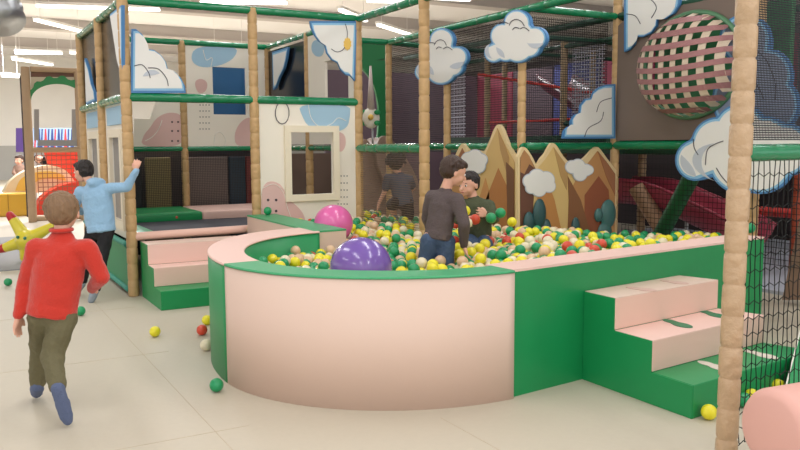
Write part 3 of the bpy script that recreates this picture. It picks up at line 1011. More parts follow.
PURPLE_C = None
purple_r = 0.174
PURPLE_C = D(361, 268.5, 4.4)
pink_r = 0.155
PINK_C = D(333.5, 224, 6.35)
avoid += [(PURPLE_C, purple_r + RB), (PINK_C, pink_r + RB)]
rest, near = [], []
cands = []
dx = 0.071
cols = ['green'] * 30 + ['yellow'] * 27 + ['cream'] * 23 + ['beige'] * 14 + ['red'] * 6
row = 0
y = 3.30
while y < 8.9:
    x = 1.40 + (dx / 2 if row % 2 else 0)
    while x < 5.42:
        for layer in (0, 1, 2):
            jx, jy = x + random.uniform(-.012, .012) + layer * 0.03, y + random.uniform(-.012, .012) + layer * 0.022
            if layer == 2 and random.random() > 0.22:
                continue
            if not inside(jx, jy):
                continue
            z = surf(jx, jy) - 0.05 + layer * 0.05 + random.uniform(-.010, .012)
            c = V((jx, jy, z))
            if any((c - a).length < r for a, r in avoid):
                continue
            cands.append([c, random.choice(cols), layer])
        x += dx
    y += dx * 0.87
    row += 1


def show(c):
    """rough visibility: in frame and not behind the near pit wall"""
    px, py, d = project(c)
    if not (0 < px < 800 and 0 < py < 450): return False
    dr = c - CAM
    # where the ray passes the wall top height
    if dr.z < 0:
        t = (HW - CAM.z) / dr.z
        if t < 1:
            h = CAM + dr * t
            # point at height HW must be inside the pit, not over the wall or outside
            if not (h.x < CX and ((h.x - CX) / 0.94) ** 2 + ((h.y - CY) / (0.85 if h.y < CY else 1.14)) ** 2 < 1 or (h.x >= CX and h.y > 3.26 + 0.11 * (h.x - CX))):
                return False
    return True


vis = [c for c in cands if c[2] >= 1 and show(c[0])]
vis.sort(key=lambda c: project(c[0])[2])
chosen = {id(c) for c in vis[:300]}
LBL = {'green': 'green plastic ball in the near part of the ball pit', 'yellow': 'yellow plastic ball in the near part of the ball pit', 'cream': 'cream plastic ball in the near part of the ball pit',
       'red': 'red plastic ball in the near part of the ball pit', 'beige': 'beige plastic ball in the near part of the ball pit'}
NCH = 286
chosen = {id(c) for c in vis[:NCH]}
for c in cands:
    if id(c) in chosen:
        ball(c[1], c[0], LBL[c[1]], c[1] + ' balls in the ball pit')
ico = bmesh.new(); bmesh.ops.create_icosphere(ico, subdivisions=2, radius=RB)
iv = [v.co.copy() for v in ico.verts]; ico.verts.index_update(); ifc = [tuple(v.index for v in f.verts) for f in ico.faces]; ico.free()
vs, fs, mi = [], [], []
order = ['green', 'yellow', 'cream', 'red', 'beige']
for c in cands:
    if id(c) in chosen or (c[2] == 0 and random.random() > 0.8):
        continue
    b = len(vs)
    vs += [tuple(v + c[0]) for v in iv]
    fs += [tuple(i + b for i in f) for f in ifc]
    mi += [order.index(c[1])] * len(ifc)
me = bpy.data.meshes.new('pit_balls'); me.from_pydata(vs, [], fs)
for m in (GRNP, YEL, CRMP, REDP, PCHP): me.materials.append(m)
me.polygons.foreach_set('material_index', mi)
me.polygons.foreach_set('use_smooth', [True] * len(fs))
o = bpy.data.objects.new('pit_balls', me); COL.objects.link(o)
tag(o, 'mass of coloured plastic balls filling the far part of the pit', 'balls', None, 'stuff')
bm = bmesh.new(); box(bm, (2.56, 3.56, 0.0), (4.38, 8.6, 0.05)); tag(obj('pit_floor_mat', bm, GREEN), 'green foam floor mat under the pit balls', 'floor mat')

loose = [('green', 216.5, 385, 0, 'green ball on the floor near the curved pit wall'), ('yellow', 155, 331.5, 0, 'yellow ball on the floor left of the pit'), ('red', 202, 330, 0, 'red ball on the floor beside the pit wall'),
         ('yellow', 207, 320, 0, 'yellow ball half hidden beside the green pit wall'), ('cream', 206, 345, 0, 'cream ball tucked behind the curved pit wall'), ('green', 80.5, 311, 0, 'green ball on the floor behind the red sweater boy'),
         ('green', 8, 282, 0, 'green ball on the floor at the far left edge'), ('yellow', 709, 412, 0, 'yellow ball on the floor in front of the large foam steps'),
         ('green', 744, 400, 0, 'green ball behind the net beside the thick post'), ('yellow', 752, 396, 0, 'yellow ball behind the net, next to the green one'), ('yellow', 778, 386, 0, 'yellow ball behind the net above the pink roller'),
         ('red', 176, 217, 0.475, 'red ball lying on the trampoline mat'), ('green', 265, 209, HW, 'green ball on the foam block corner below the window board'), ('green', 750, 228, HW, 'green ball on the right end of the pit wall'), ('yellow', 207, 301, 0, 'yellow ball on the floor at the end of the trampoline steps')]
for k, px, py, z, lbn in loose[:-1]:
    ball(k, V((2.42, 6.68, HW + RB)) if 'corner below' in lbn else atz(px, py, z + RB), lbn)
for k, px, py, dep, lbn in (('green', 491, 218, 5.25, 'green ball just tossed by the boy in the olive top, left of two'), ('green', 500.5, 213, 5.4, 'green ball just tossed by the boy in the olive top, right of two'), ('yellow', 465, 211, 5.2, 'yellow ball in the air beside the grey shirt boy'),
                            ('cream', 467, 223, 5.2, 'cream ball held between the two boys'), ('red', 475, 219.5, 5.3, 'red ball between the two boys'), ('yellow', 512, 222, 5.9, 'yellow ball on top of the heap below the tallest peak')):
    ball(k, D(px, py, dep), lbn)


def big_ball(name, c, r, m, label, mcap):
    t = thing(name, label, 'ball', V((c.x, c.y, c.z - r)))
    bm = bmesh.new(); bmesh.ops.create_uvsphere(bm, u_segments=48, v_segments=32, radius=r)
    for v in bm.verts:   # faint moulded rings
        a = math.atan2(v.co.x, v.co.z)
        v.co *= 1 + 0.0025 * math.cos(18 * math.asin(max(-1, min(1, v.co.y / r))))
    bmesh.ops.translate(bm, vec=c, verts=bm.verts)
    sh = obj('shell', bm, m, t, True)
    bm = bmesh.new(); q = c + V((0.6, 0.2, 0.77)).normalized() * r
    lathe(bm, c + (q - c) * 0.97, c + (q - c) * 1.02, [(0, r * 0.06), (r * 0.05, r * 0.05)], 12); obj('valve_plug', bm, mcap, sh)
    return t


big_ball('exercise_ball', PURPLE_C, purple_r, mat('purple_rubber', (118, 88, 172), 0.25, coat=0.6), 'large shiny purple exercise ball in the ball pit', mat('plug_white', (220, 210, 220), 0.4))
big_ball('exercise_ball', PINK_C, pink_r, mat('pink_rubber', (228, 104, 172), 0.3, coat=0.5), 'large pink exercise ball beside the window board', mat('plug_white', (220, 210, 220), 0.4))

# ------------------------------------------------------------------ behind the trampoline
for (x0, x1, rgb, key, lbl) in ((1.95, 2.24, (150, 130, 82), 'olive_foam', 'olive foam panel behind the trampoline'), (2.42, 2.92, (140, 122, 114), 'brown_grey_foam', 'brown grey foam panel behind the trampoline'),
                                (2.94, 3.14, (44, 68, 84), 'dark_teal_foam', 'dark teal foam panel behind the trampoline'), (3.15, 3.34, (150, 66, 60), 'brick_foam', 'brick red foam panel behind the trampoline')):
    bm = bmesh.new(); box(bm, (x0, 9.42, 0), (x1, 9.48, 1.12), 0.01, 1); tag(obj('padded_screen', bm, mat(key, rgb, 0.6)), lbl, 'foam panel')
bm = bmesh.new(); box(bm, (1.32, 9.42, 0), (1.9, 9.48, 1.12), 0.01, 1); tag(obj('padded_screen', bm, mat('black_foam', (30, 30, 34), 0.3, 0.8, 6)), 'shiny black foam panel behind the trampoline, left bay', 'foam panel')

bm = bmesh.new(); box(bm, (1.3, 9.62, 0), (3.4, 9.66, 1.2)); tag(obj('wall_pad', bm, mat('dark_gap_backing', (84, 72, 70), 0.7)), 'long dark brown backing added behind the trampoline foam screens to darken their gaps', 'wall pad')  # added backing, keeps the bright floor beyond out of the screen gaps

# ------------------------------------------------------------------ inside of the climbing structure (behind the nets)
cb = thing('play_floor', 'raised green edged play floor behind the mountain boards', 'platform', V((7.0, 7.0, 1.1)))
bm = bmesh.new(); box(bm, (5.6, 5.9, 1.16), (8.6, 10.4, 1.26), 0.01, 1); obj('deck', bm, mat('dark_deck', (36, 40, 42), 0.7), cb)
bm = bmesh.new(); box(bm, (5.56, 4.2, 1.15), (5.6, 8.6, 1.34), 0.01, 1); obj('green_edge', bm, DGREEN, cb)
inner = thing('inner_frame', 'dim padded posts inside the climbing structure behind the net', 'play frame', V((7, 7, 0)))
inner.name = 'inner_play_structure'
for (x, y) in ((6.6, 7.6), (6.6, 6.3), (6.6, 9.2), (7.8, 8.4), (7.8, 10.4), (6.7, 5.0), (8.6, 6.4), (7.4, 3.9)):
    post(inner, x, y, 0, 2.55, 0.045, TANF)
for a, b in (((6.6, 4.5, 2.43), (6.6, 10.4, 2.43)), ((5.5, 7.05, 2.43), (8.6, 7.05, 2.43)), ((5.5, 8.55, 2.45), (8.6, 8.55, 2.45)), ((6.6, 4.5, 1.5), (6.6, 7.6, 1.5))):
    bar(inner, a, b, 0.03, DGREEN)
bar(inner, (6.6, 9.2, 1.55), (7.8, 5.9, 1.60), 0.02, REDF, 'red_rail')
bar(inner, (6.3, 9.0, 2.2), (8.2, 6.0, 1.5), 0.02, REDF, 'red_rail')
bar(inner, (6.6, 6.3, 2.15), (8.6, 6.3, 2.1), 0.02, REDF, 'red_rail')
NAVY = mat('navy_panel', (62, 68, 130), 0.6); WINE = mat('wine_panel', (146, 52, 76), 0.6); DUSK = mat('dusk_panel', (92, 74, 84), 0.7)
k = 0
wy = 4.0
pal = [WINE, DUSK, WINE, NAVY, WINE, NAVY, DUSK, WINE]
wherel = ['nearest the thick post', 'second from the thick post', 'third from the thick post', 'behind the woven tube', 'behind the quarter cloud', 'behind the tallest peak', 'behind the highest cloud board', 'farthest back by the green arch panel']
while k < 8:
    bm = bmesh.new(); box(bm, (9.2, wy, 1.26), (9.25, wy + 1.12, 2.6), 0.01, 1)
    tag(obj('wall_pad', bm, pal[k]), '%s coloured wall pad inside the structure, %s' % ({'wine_panel': 'wine', 'navy_panel': 'navy', 'dusk_panel': 'dark brown'}[pal[k].name], wherel[k]), 'wall pad')
    wy += 1.15; k += 1
bm = bmesh.new(); box(bm, (9.2, 3.4, 0), (9.25, 14.2, 1.2)); tag(obj('wall_pad', bm, mat('dark_low_pad', (40, 26, 32), 0.7)), 'long low dark wall pad at the back of the structure', 'wall pad')
bm = bmesh.new(); box(bm, (5.9, 13.2, 0), (9.2, 13.25, 2.6)); tag(obj('wall_pad', bm, DUSK), 'dusky brown wall pad across the far end of the structure', 'wall pad')
net('mesh_screen', V((6.66, 7.52, 1.28)), (0, -1, 0), 0.55, 1.12, GREYNET, 'pale grey woven net behind the quarter cloud board', 'net')
net('mesh_screen', V((6.3, 9.75, 1.28)), (0, -1, 0), 0.45, 1.1, GREYNET, 'pale lilac net strip right of the green arch panel', 'net')


def halfpipe(bm, pts, r, up=V((0, 0, 1)), n=12, th=0.02, open_=0.5):
    rings = []
    for i, p in enumerate(pts):
        d = (pts[min(i + 1, len(pts) - 1)] - pts[max(i - 1, 0)]).normalized()
        u = d.cross(up).normalized(); v = u.cross(d).normalized()
        ring = []
        for rr in (r, r - th):
            arc = [p + u * (rr * math.cos(PI + PI * (k / n))) + v * (rr * math.sin(PI + PI * k / n)) for k in range(n + 1)]
            ring += arc if rr == r else arc[::-1]
        rings.append([bm.verts.new(q) for q in ring])
    for a, b in zip(rings, rings[1:]):
        m = len(a)
        for k in range(m):
            bm.faces.new((a[k], a[(k + 1) % m], b[(k + 1) % m], b[k]))
    bm.faces.new(rings[0]); bm.faces.new(rings[-1])
    return bm


def slide(label, pts, r, m, name='slide'):
    P = [V(p) for p in curve_pts([tuple(q) for q in pts], 8)]
    t = thing(name, label, 'slide', V((P[-1].x, P[-1].y, 0)))
    obj('chute', halfpipe(bmesh.new(), P, r), m, t, True)
    bm = bmesh.new()
    for s in (-1, 1):
        edge = []
        for i, p in enumerate(P):
            d = (P[min(i + 1, len(P) - 1)] - P[max(i - 1, 0)]).normalized()
            edge.append(p + d.cross(V((0, 0, 1))).normalized() * r * s)
        b2 = bmesh.new(); tube(b2, edge, 0.018, 8); obj('side_lip', b2, m, t, True)
    bm.free()
    return t


slide('wide maroon slide behind the net right of the mountain boards', [atx(615, 178, 6.3), atx(660, 182, 6.3), atx(705, 200, 6.35), atx(760, 226, 6.4)], 0.27, mat('bright_maroon', (166, 56, 78), 0.3))
slide('maroon slide on the upper floor behind the highest cloud', [(8.5, 10.0, 2.35), (8.0, 8.8, 2.0), (7.6, 7.8, 1.62), (7.2, 7.0, 1.5)], 0.3, mat('dusky_maroon', (110, 40, 62), 0.35))
slide('maroon slide dropping below the green bar beside the thick post', [(8.4, 4.6, 1.1), (8.0, 3.8, 0.9), (7.6, 3.0, 0.75), (7.2, 2.2, 0.6)], 0.36, MAROON)
# red and tan foam things seen through the open net
t = thing('foam_rail', 'red foam rail low behind the open net', 'rail', V((7.4, 4.5, 0.5)))
obj('roll', padded(V((7.1, 6.1, 0.55)), V((7.7, 2.5, 0.55)), 0.05, 0.3), REDF, t, True)
bm = bmesh.new()
for q in ((7.1, 6.1), (7.4, 4.3), (7.7, 2.5)): tube(bm, [(q[0], q[1], 0), (q[0], q[1], 0.5)], 0.02, 8)
obj('support', bm, METAL, t)
o = obj('foam_roll', padded(atx(636, 186, 6.0), atx(664, 232, 6.15), 0.085, 0.3, dent=0.03), mat('tan_foam', (168, 130, 100), 0.6), None, True); tag(o, 'thick tan foam roll leaning behind the net beside the green one', 'foam roll')
a, b = atx(694, 172, 5.75), atx(658, 240, 5.85)
o = obj('foam_roll', padded(a, b, 0.075, 0.3, dent=0.03), mat('deep_green_foam', (10, 84, 40), 0.5), None, True); tag(o, 'thick dark green foam roll slanting behind the open net', 'foam roll')
o = obj('foam_roll', padded(V((7.0, 4.72, 0.0)), V((7.0, 4.72, 1.15)), 0.05, 0.2), mat('orange_foam', (176, 74, 44), 0.6), None, True); tag(o, 'upright orange foam roll behind the open net', 'foam roll')
bm = bmesh.new(); box(bm, (5.9, 2.4, 0), (9.1, 8.2, 0.03)); tag(obj('floor_mat', bm, mat('pale_blue_grey_mat', (196, 200, 212), 0.6)), 'pale floor mat inside the climbing structure', 'floor mat')
o = tag(obj('taupe_board', prism(bmesh.new(), [atx(790, 262, 5.6), atx(782, 300, 5.6), atx(812, 300, 5.6), atx(822, 190, 5.6), atx(806, 190, 5.6)], V((0.08, 0, 0))), mat('taupe_plastic', (150, 122, 102), 0.5)), 'slanting taupe board behind the net at the right edge', 'slide side')
o = tag(obj('taupe_board', prism(bmesh.new(), [V((5.1, 3.2, 0)), V((5.1, 2.95, 0)), V((5.1, 2.8, 0.62)), V((5.1, 3.12, 0.62))], V((0.06, 0.05, 0))), mat('taupe_plastic', (150, 122, 102), 0.5)), 'upright taupe board right of the pit wall end', 'slide side')

# taupe wall with the woven crawl tube
tw = thing('crawl_net_wall', 'taupe panel with a round woven crawl net bulging out of it', 'play panel', V((5.5, 4.8, 1.27)))
TC = V((5.5, 4.70, 1.90)); TRY, TRZ = 0.50, 0.42
bm = bmesh.new()
N = 40
vo = []
ring_i = [(TC.y + TRY * math.cos(2 * PI * k / N), TC.z + TRZ * math.sin(2 * PI * k / N)) for k in range(N)]
def sq(k):
    a = 2 * PI * k / N; c, s = math.cos(a), math.sin(a)
    y0, y1, z0, z1 = 4.12, 5.56, 1.28, 2.42
    ty = ((y1 if c > 0 else y0) - TC.y) / c if abs(c) > 1e-6 else 1e9
    tz = ((z1 if s > 0 else z0) - TC.z) / s if abs(s) > 1e-6 else 1e9
    tt = min(ty, tz)
    return (TC.y + c * tt, TC.z + s * tt)
for x in (5.47, 5.50):
    A = [bm.verts.new((x, *p)) for p in ring_i]; B = [bm.verts.new((x, *sq(k))) for k in range(N)]
    for k in range(N):
        bm.faces.new((A[k], A[(k + 1) % N], B[(k + 1) % N], B[k]))
obj('board', bm, mat('taupe_board', (118, 102, 92), 0.6, 0.1, 3), tw)
bm = bmesh.new(); tube(bm, [(5.45, TC.y + (TRY + 0.01) * math.cos(2 * PI * k / N), TC.z + (TRZ + 0.01) * math.sin(2 * PI * k / N)) for k in range(N)], 0.024, 8, True); obj('green_ring', bm, mat('sage_ring', (84, 130, 96), 0.45), tw, True)
bm = bmesh.new(); box(bm, (5.9, 4.1, 1.3), (5.95, 5.5, 2.4)); obj('back_lining', bm, mat('green_lining', (60, 140, 90), 0.6), tw)


def bulge(u, v):
    """u,v in -1..1 across and up the opening"""
    rr = min(1, math.hypot(u, v))
    return V((5.46 - 0.30 * math.sqrt(max(0, 1 - rr ** 3.0)), TC.y + TRY * 1.02 * u, TC.z + TRZ * 1.02 * v - 0.05 * (1 - u * u) * (1 - v * v)))


def strap(bm, fn, t0, t1, hw, n=20):
    prev = None
    for k in range(n + 1):
        t = t0 + (t1 - t0) * k / n
        u0, v0, u1, v1 = fn(t, hw)
        a, b = bulge(u0, v0), bulge(u1, v1)
        a2, b2 = a + V((0.006, 0, 0)), b + V((0.006, 0, 0))
        cur = [bm.verts.new(q) for q in (a, b, b2, a2)]
        if prev:
            for i in range(4):
                bm.faces.new((prev[i], prev[(i + 1) % 4], cur[(i + 1) % 4], cur[i]))
        prev = cur


PINKW = mat('pink_webbing', (160, 112, 112), 0.6, 0.3, 60); CRMW = mat('cream_webbing', (206, 188, 166), 0.6, 0.3, 60)
for k in range(9):
    c = -0.86 + k * 0.215
    half = math.sqrt(max(0, 1 - c * c))
    bm = bmesh.new(); strap(bm, lambda t, h, c=c: (t, c - h, t, c + h), -half, half, 0.052)
    obj('woven_strap', bm, PINKW, tw)
for k in range(8):
    c = -0.84 + k * 0.24
    half = math.sqrt(max(0, 1 - c * c))
    bm = bmesh.new(); strap(bm, lambda t, h, c=c: (c - h, t, c + h, t), -half, half, 0.052)
    bmesh.ops.translate(bm, vec=(0.008, 0, 0), verts=bm.verts)
    obj('woven_strap', bm, CRMW, tw)
bm = bmesh.new(); box(bm, (6.6, 2.6, 1.3), (6.65, 4.0, 3.0)); tag(obj('wall_pad', bm, mat('beige_pad', (206, 192, 160), 0.7)), 'beige wall pad high behind the fine mesh at the right edge', 'wall pad')
bm = bmesh.new(); box(bm, (6.4, 3.0, 1.3), (6.45, 4.05, 1.9)); tag(obj('wall_pad', bm, mat('slate_pad', (66, 72, 88), 0.7)), 'slate grey wall pad behind the blue rimmed cloud', 'wall pad')

# ------------------------------------------------------------------ arch panel, taupe slides and star toy beyond the pit corner
ga = thing('arch_panel', 'green arched panel beyond the playhouse corner post', 'play panel', aty(365, 150, 11.0))
PG = Plane('y', 11.0)
pts = [(360, 40), (389, 41), (389, 232), (377, 232), (377, 145)] + curve_pts([(377, 144), (379, 115), (376, 92), (370, 78), (360, 66)], 5)[1:]
bm = bmesh.new(); PG.solid(bm, pts, 0, 0.05); obj('board', bm, mat('arch_green', (14, 112, 56), 0.5), ga)
for nm, pp in (('left', [(360, 222)] + curve_pts([(361, 145), (365, 139), (371, 145), (380, 165), (391, 190), (400, 216)], 4) + [(400, 226)]), ('right', [(378, 165)] + curve_pts([(376, 148), (380, 138), (388, 136), (395, 143), (405, 156), (416, 176), (424, 200)], 4) + [(428, 226), (402, 226)])):
    y0 = 8.9 if nm == 'left' else 8.75
    P_ = Plane('y', y0)
    t = thing('slide', '%s taupe slide behind the child in the dark tee' % ('narrow left' if nm == 'left' else 'broad right'), 'slide', P_.at(395, 226))
    bm = bmesh.new(); P_.solid(bm, pp, 0, 0.04); obj('side_wall', bm, mat('taupe_slide', (160, 134, 118), 0.45), t)
    bm = bmesh.new(); P_.solid(bm, shrink(pp, 0.93), -0.05, 0.35); obj('chute', bm, mat('taupe_chute', (136, 112, 98), 0.45), t)
bm = bmesh.new(); box(bm, (3.5, 9.4, 0), (5.4, 9.45, 1.15)); tag(obj('wall_pad', bm, mat('brown_pad', (104, 84, 74), 0.7)), 'brown wall pad behind the taupe slides', 'wall pad')
st = thing('star_toy', 'cream round spinner toy with green leaves and a yellow hub above the green bar', 'toy', D(371, 135, 9.8))
c = D(371, 118, 9.6)
bm = bmesh.new(); bmesh.ops.create_uvsphere(bm, u_segments=18, v_segments=12, radius=0.115); bmesh.ops.scale(bm, vec=(1, .5, 1.1), verts=bm.verts); bmesh.ops.translate(bm, vec=c, verts=bm.verts); obj('disc', bm, BOARD, st, True)
bm = bmesh.new(); bmesh.ops.create_uvsphere(bm, u_segments=12, v_segments=8, radius=0.035); bmesh.ops.translate(bm, vec=c - FW * 0.08, verts=bm.verts); obj('hub', bm, mat('sun_yellow', (232, 190, 90)), st, True)
for k in range(4):
    a = PI / 4 + k * PI / 2
    q = c + RT * math.cos(a) * 0.11 + V((0, 0, 1)) * math.sin(a) * 0.09 - FW * 0.03
    bm = bmesh.new(); bmesh.ops.create_uvsphere(bm, u_segments=12, v_segments=8, radius=0.04); bmesh.ops.scale(bm, vec=(1.1, 0.4, 0.8), verts=bm.verts); bmesh.ops.translate(bm, vec=q, verts=bm.verts); obj('leaf', bm, GREEN, st, True)
bm = bmesh.new(); tube(bm, [c + V((0, 0, 0.1)), c + V((0, 0, 0.62))], [0.05, 0.012], 8); obj('cone', bm, mat('grey_pink_cone', (200, 184, 178)), st, True)
bm = bmesh.new(); tube(bm, [c + V((0.02, 0, -0.1)), c + V((0.02, 0, -0.4))], 0.012, 8); obj('stem', bm, METAL, st, True)

# ------------------------------------------------------------------ far left: castle gate with red net, slide and yellow base
YC = 14.5
PC = Plane('y', YC)
cg = thing('castle_gate', 'tan framed toddler gate with a green castle arch at the far left', 'play frame', V((1.7, YC, 0)))
WOOD = mat('tan_gate_wood', (176, 148, 116), 0.6, 0.2, 20); GREYW = mat('gate_grey', (150, 148, 146), 0.6)
for (a, b, r) in (((33, 222), (31, 67), 0.068), ((84, 215), (83, 70), 0.06)):
    p, q = PC.at(*a), PC.at(*b)
    obj('post', padded(V((p.x, YC, 0)), V((p.x, YC, q.z)), r, 0.25, dent=0.04), WOOD, cg, True)
p = Plane('y', YC + 1.2).at(25.5, 150)
obj('post', padded(V((p.x, YC + 1.2, 0)), V((p.x, YC + 1.2, 2.5)), 0.035, 0.25, dent=0.04), mat('dark_gate_post', (70, 60, 56), 0.6), cg, True)
for yy, m in ((69, WOOD), (150, WOOD), (219, WOOD)):
    a, b = PC.at(30, yy), PC.at(84, yy)
    obj('crossbar', padded(V((a.x, YC, a.z)), V((b.x, YC, a.z)), 0.045, 0.3, dent=0.04), m, cg, True)
bm = bmesh.new(); PC.solid(bm, [(31, 70), (82, 70), (82, 77), (31, 77)], -0.02, 0.05); obj('lattice_band', bm, mat('brown_lattice', (120, 84, 66), 0.6, 0.6, 60), cg)
bm = bmesh.new(); PC.solid(bm, [(31, 77), (82, 77), (82, 93), (78, 88), (70, 84), (57, 82), (44, 84), (36, 89), (31, 95)], 0.0, 0.05); obj('arch_board', bm, mat('gate_beige', (206, 190, 162), 0.6), cg)
arch = []
for k in range(25):
    a = PI * k / 24
    arch.append((57 - 26 * math.cos(a), 96 - 16 * math.sin(a)))
up_ = []
for k in range(25):
    a = PI * (24 - k) / 24
    r_ = 4.5 if (k // 2) % 2 else 2.0
    up_.append((57 - (26 + r_ * 0.6) * math.cos(a), 96 - (16 + r_) * math.sin(a)))
low = [(x, y + 4) for x, y in arch]
bm = bmesh.new(); PC.solid(bm, low + up_, 0.03, 0.04); obj('castle_arch', bm, mat('arch_leaf_green', (48, 130, 74), 0.6), cg)
bm = bmesh.new(); PC.solid(bm, [(38, 140), (84, 140), (84, 146), (38, 146)], 0.0, 0.04); obj('grey_ledge', bm, GREYW, cg)
for x0 in (37, 76):
    bm = bmesh.new(); PC.solid(bm, [(x0, 108), (x0 + 5, 108), (x0 + 5, 140), (x0, 140)], -0.5, 0.05); obj('grey_pillar', bm, GREYW, cg)
tag(panel_sheet('safety_net', V((PC.at(36, 150).x, YC, 0.2)), (1, 0, 0), 0.75, 0.98, net_mat('brown_cord_net', (150, 96, 76), 0.075, 0.16)), 'tan cord net in the lower half of the castle gate', 'net')
RED = mat('red_slide', (216, 60, 40), 0.4)
t = thing('toddler_slide', 'red slide with a cream dome behind the castle gate net', 'slide', V((1.9, 16, 0)))
PR = Plane('y', 16.0)
bm = bmesh.new(); PR.solid(bm, curve_pts([(34, 216), (40, 200), (52, 190), (66, 184), (80, 182), (95, 182)], 4) + [(95, 216)], 0, 0.5); obj('red_curve', bm, RED, t)
PR2 = Plane('y', 16.8)
bm = bmesh.new(); PR2.solid(bm, [(44, 152), (95, 151), (95, 185), (60, 178), (48, 165)], 0, 0.1); obj('red_back', bm, RED, t)
bm = bmesh.new(); PR2.solid(bm, curve_pts([(2, 192), (10, 180), (25, 170), (45, 165), (62, 169), (72, 180), (76, 192)], 4), 0.3, 0.5); obj('cream_dome', bm, mat('cream_dome', (236, 220, 186), 0.5), t)
bm = bmesh.new(); PR2.solid(bm, curve_pts([(14, 190), (20, 178), (34, 172), (50, 171), (62, 175)], 4) + curve_pts([(64, 180), (50, 178), (36, 180), (28, 190)], 4), 0.32, 0.05); obj('yellow_band', bm, mat('soft_yellow', (232, 196, 90), 0.5), t)
yb = thing('foam_block', 'ochre yellow foam base block at the far left edge', 'foam block', V((0.7, 16.9, 0)))
bm = bmesh.new(); box(bm, (-1.0, 15.9, 0), (1.3, 16.2, 0.42), 0.02, 1); obj('block', bm, mat('ochre_yellow', (216, 168, 50), 0.5), yb)
bm = bmesh.new(); box(bm, (0.86, 15.89, 0.01), (0.868, 15.905, 0.41)); obj('seam', bm, mat('ochre_dark', (150, 112, 30), 0.6), yb)
for (x0, x1, rgb, key, lb) in ((16, 24, (70, 44, 110), 'purple_board', 'purple board on the far wall left of the castle gate'), (33, 74, (150, 178, 214), 'pale_blue_board', 'pale blue patterned board seen through the castle gate')):
    P_ = Plane('y', 20.0)
    t = thing('far_board', lb, 'play panel', V((P_.at(x0, 150).x, 20.0, 0)))
    bm = bmesh.new(); xa, xb = P_.at(x0, 150).x, P_.at(x1, 150).x
    box(bm, (xa, 20.02, 0), (xa + 0.05, 20.06, 1.2)); box(bm, (xb - 0.05, 20.02, 0), (xb, 20.06, 1.2)); obj('stand', bm, METAL, t)
    bm = bmesh.new(); P_.solid(bm, [(x0, 128), (x1, 128), (x1, 152), (x0, 152)], 0, 0.06); obj('board', bm, mat(key, rgb, 0.6), t)
    if x0 > 30:
        for k in range(12):
            xx = x0 + 2 + k * 3.3
            bm = bmesh.new(); P_.solid(bm, [(xx, 129), (xx + 1.3, 129), (xx + 2.2 * (k % 2) + 0.6, 151), (xx - 1, 151)], 0.01, 0.02)
            obj('printed_patch', bm, mat('navy_print', (40, 60, 120)) if k % 3 else mat('red_print', (190, 60, 60)), t)

# duct in the upper left corner
d0 = D(-14, -20, 10.5); d1 = D(6, 22, 10.2)
t = thing('air_duct', 'silver round air duct in the top left corner', 'duct', d0)
dd = (d1 - d0); L = dd.length
bm = bmesh.new(); lathe(bm, d0 - dd * 0.6, d1, [(0, 0.26), (0.3, 0.26), (0.31, 0.275), (0.34, 0.275), (0.35, 0.26), (L * 1.3, 0.26), (L * 1.3 + 0.01, 0.275), (L * 1.3 + 0.05, 0.275), (L * 1.3 + 0.06, 0.25), (L * 1.6, 0.25)], 28)
obj('pipe', bm, METAL, t, True)
bm = bmesh.new(); tube(bm, [d0, V((d0.x, d0.y, 4.75))], 0.01, 6); obj('hanger', bm, METAL, t)

# ------------------------------------------------------------------ foreground roller
cy0, cy1 = D(757, 421, 2.62), None
t = thing('foam_roller', 'pale pink foam cylinder in the bottom right corner', 'foam roll', V((2.75, 1.62, 0)))
ax = V((1, -0.12, 0)).normalized()
rr = 0.135
p0 = D(770, 432, 2.5)
prof = [(0, 0.02), (0, rr * 0.80), (0.012, rr * 0.93), (0.03, rr), (0.75, rr), (0.765, rr * 0.9), (0.765, 0.02)]
bm = bmesh.new(); lathe(bm, p0, p0 + ax * 0.765, prof, 40); obj('foam_body', bm, mat('dusty_pink_foam', (222, 170, 158), 0.5, 0.1, 5), t, True)
bm = bmesh.new()
for q in (0.05, 0.7):
    box(bm, (p0.x + ax.x * q - 0.02, p0.y + ax.y * q - 0.06, 0), (p0.x + ax.x * q + 0.02, p0.y + ax.y * q + 0.06, p0.z - rr + 0.012))
obj('base_frame', bm, GREEN, t)
t = thing('foam_wedge', 'green foam wedge with a white piping line behind the pink roller', 'foam block', V((3.2, 2.2, 0)))
a = atz(784, 393, 0.05)
bm = bmesh.new(); prism(bm, [V((a.x, a.y, 0)), V((a.x + 0.6, a.y + 0.3, 0)), V((a.x + 0.6, a.y + 0.3, 0.34)), V((a.x, a.y, 0.04))], V((0.1, -0.2, 0))); obj('wedge', bm, GREEN, t)
bm = bmesh.new(); tube(bm, [V((a.x, a.y, 0.045)), V((a.x + 0.6, a.y + 0.3, 0.345))], 0.004, 6); obj('piping', bm, LINEW, t)

# ------------------------------------------------------------------ inflatable starfish
sf = thing('inflatable_star', 'yellow inflatable starfish with red arm tips behind the red sweater boy', 'inflatable toy', atz(24, 262))
SC_ = D(27, 240, 8.6)
u_, v_ = RT, V((0, 0, 1))
k_ = 8.6 / F
arms = [(-15, 24, 1), (-26, -9, 0.8), (26, 14, 1), (14, -18, 1), (-4, -18, 0.8)]
bm = bmesh.new()
YSTAR = mat('yellow_inflatable', (234, 218, 60), 0.3, coat=0.4)
def capsule_ring(bm, p, q, r0, r1, n=14):
    L = (q - p).length
    prof = [(-r0 * math.cos(a) , r0 * math.sin(a)) for a in [PI / 2 * j / 5 for j in range(6)]]
    prof = [(max(-r0, t_), max(0.004, s_)) for t_, s_ in prof]
    prof += [(L + r1 * math.sin(a), max(0.004, r1 * math.cos(a))) for a in [PI / 2 * j / 5 for j in range(6)]]
    lathe(bm, p, q, prof, n)
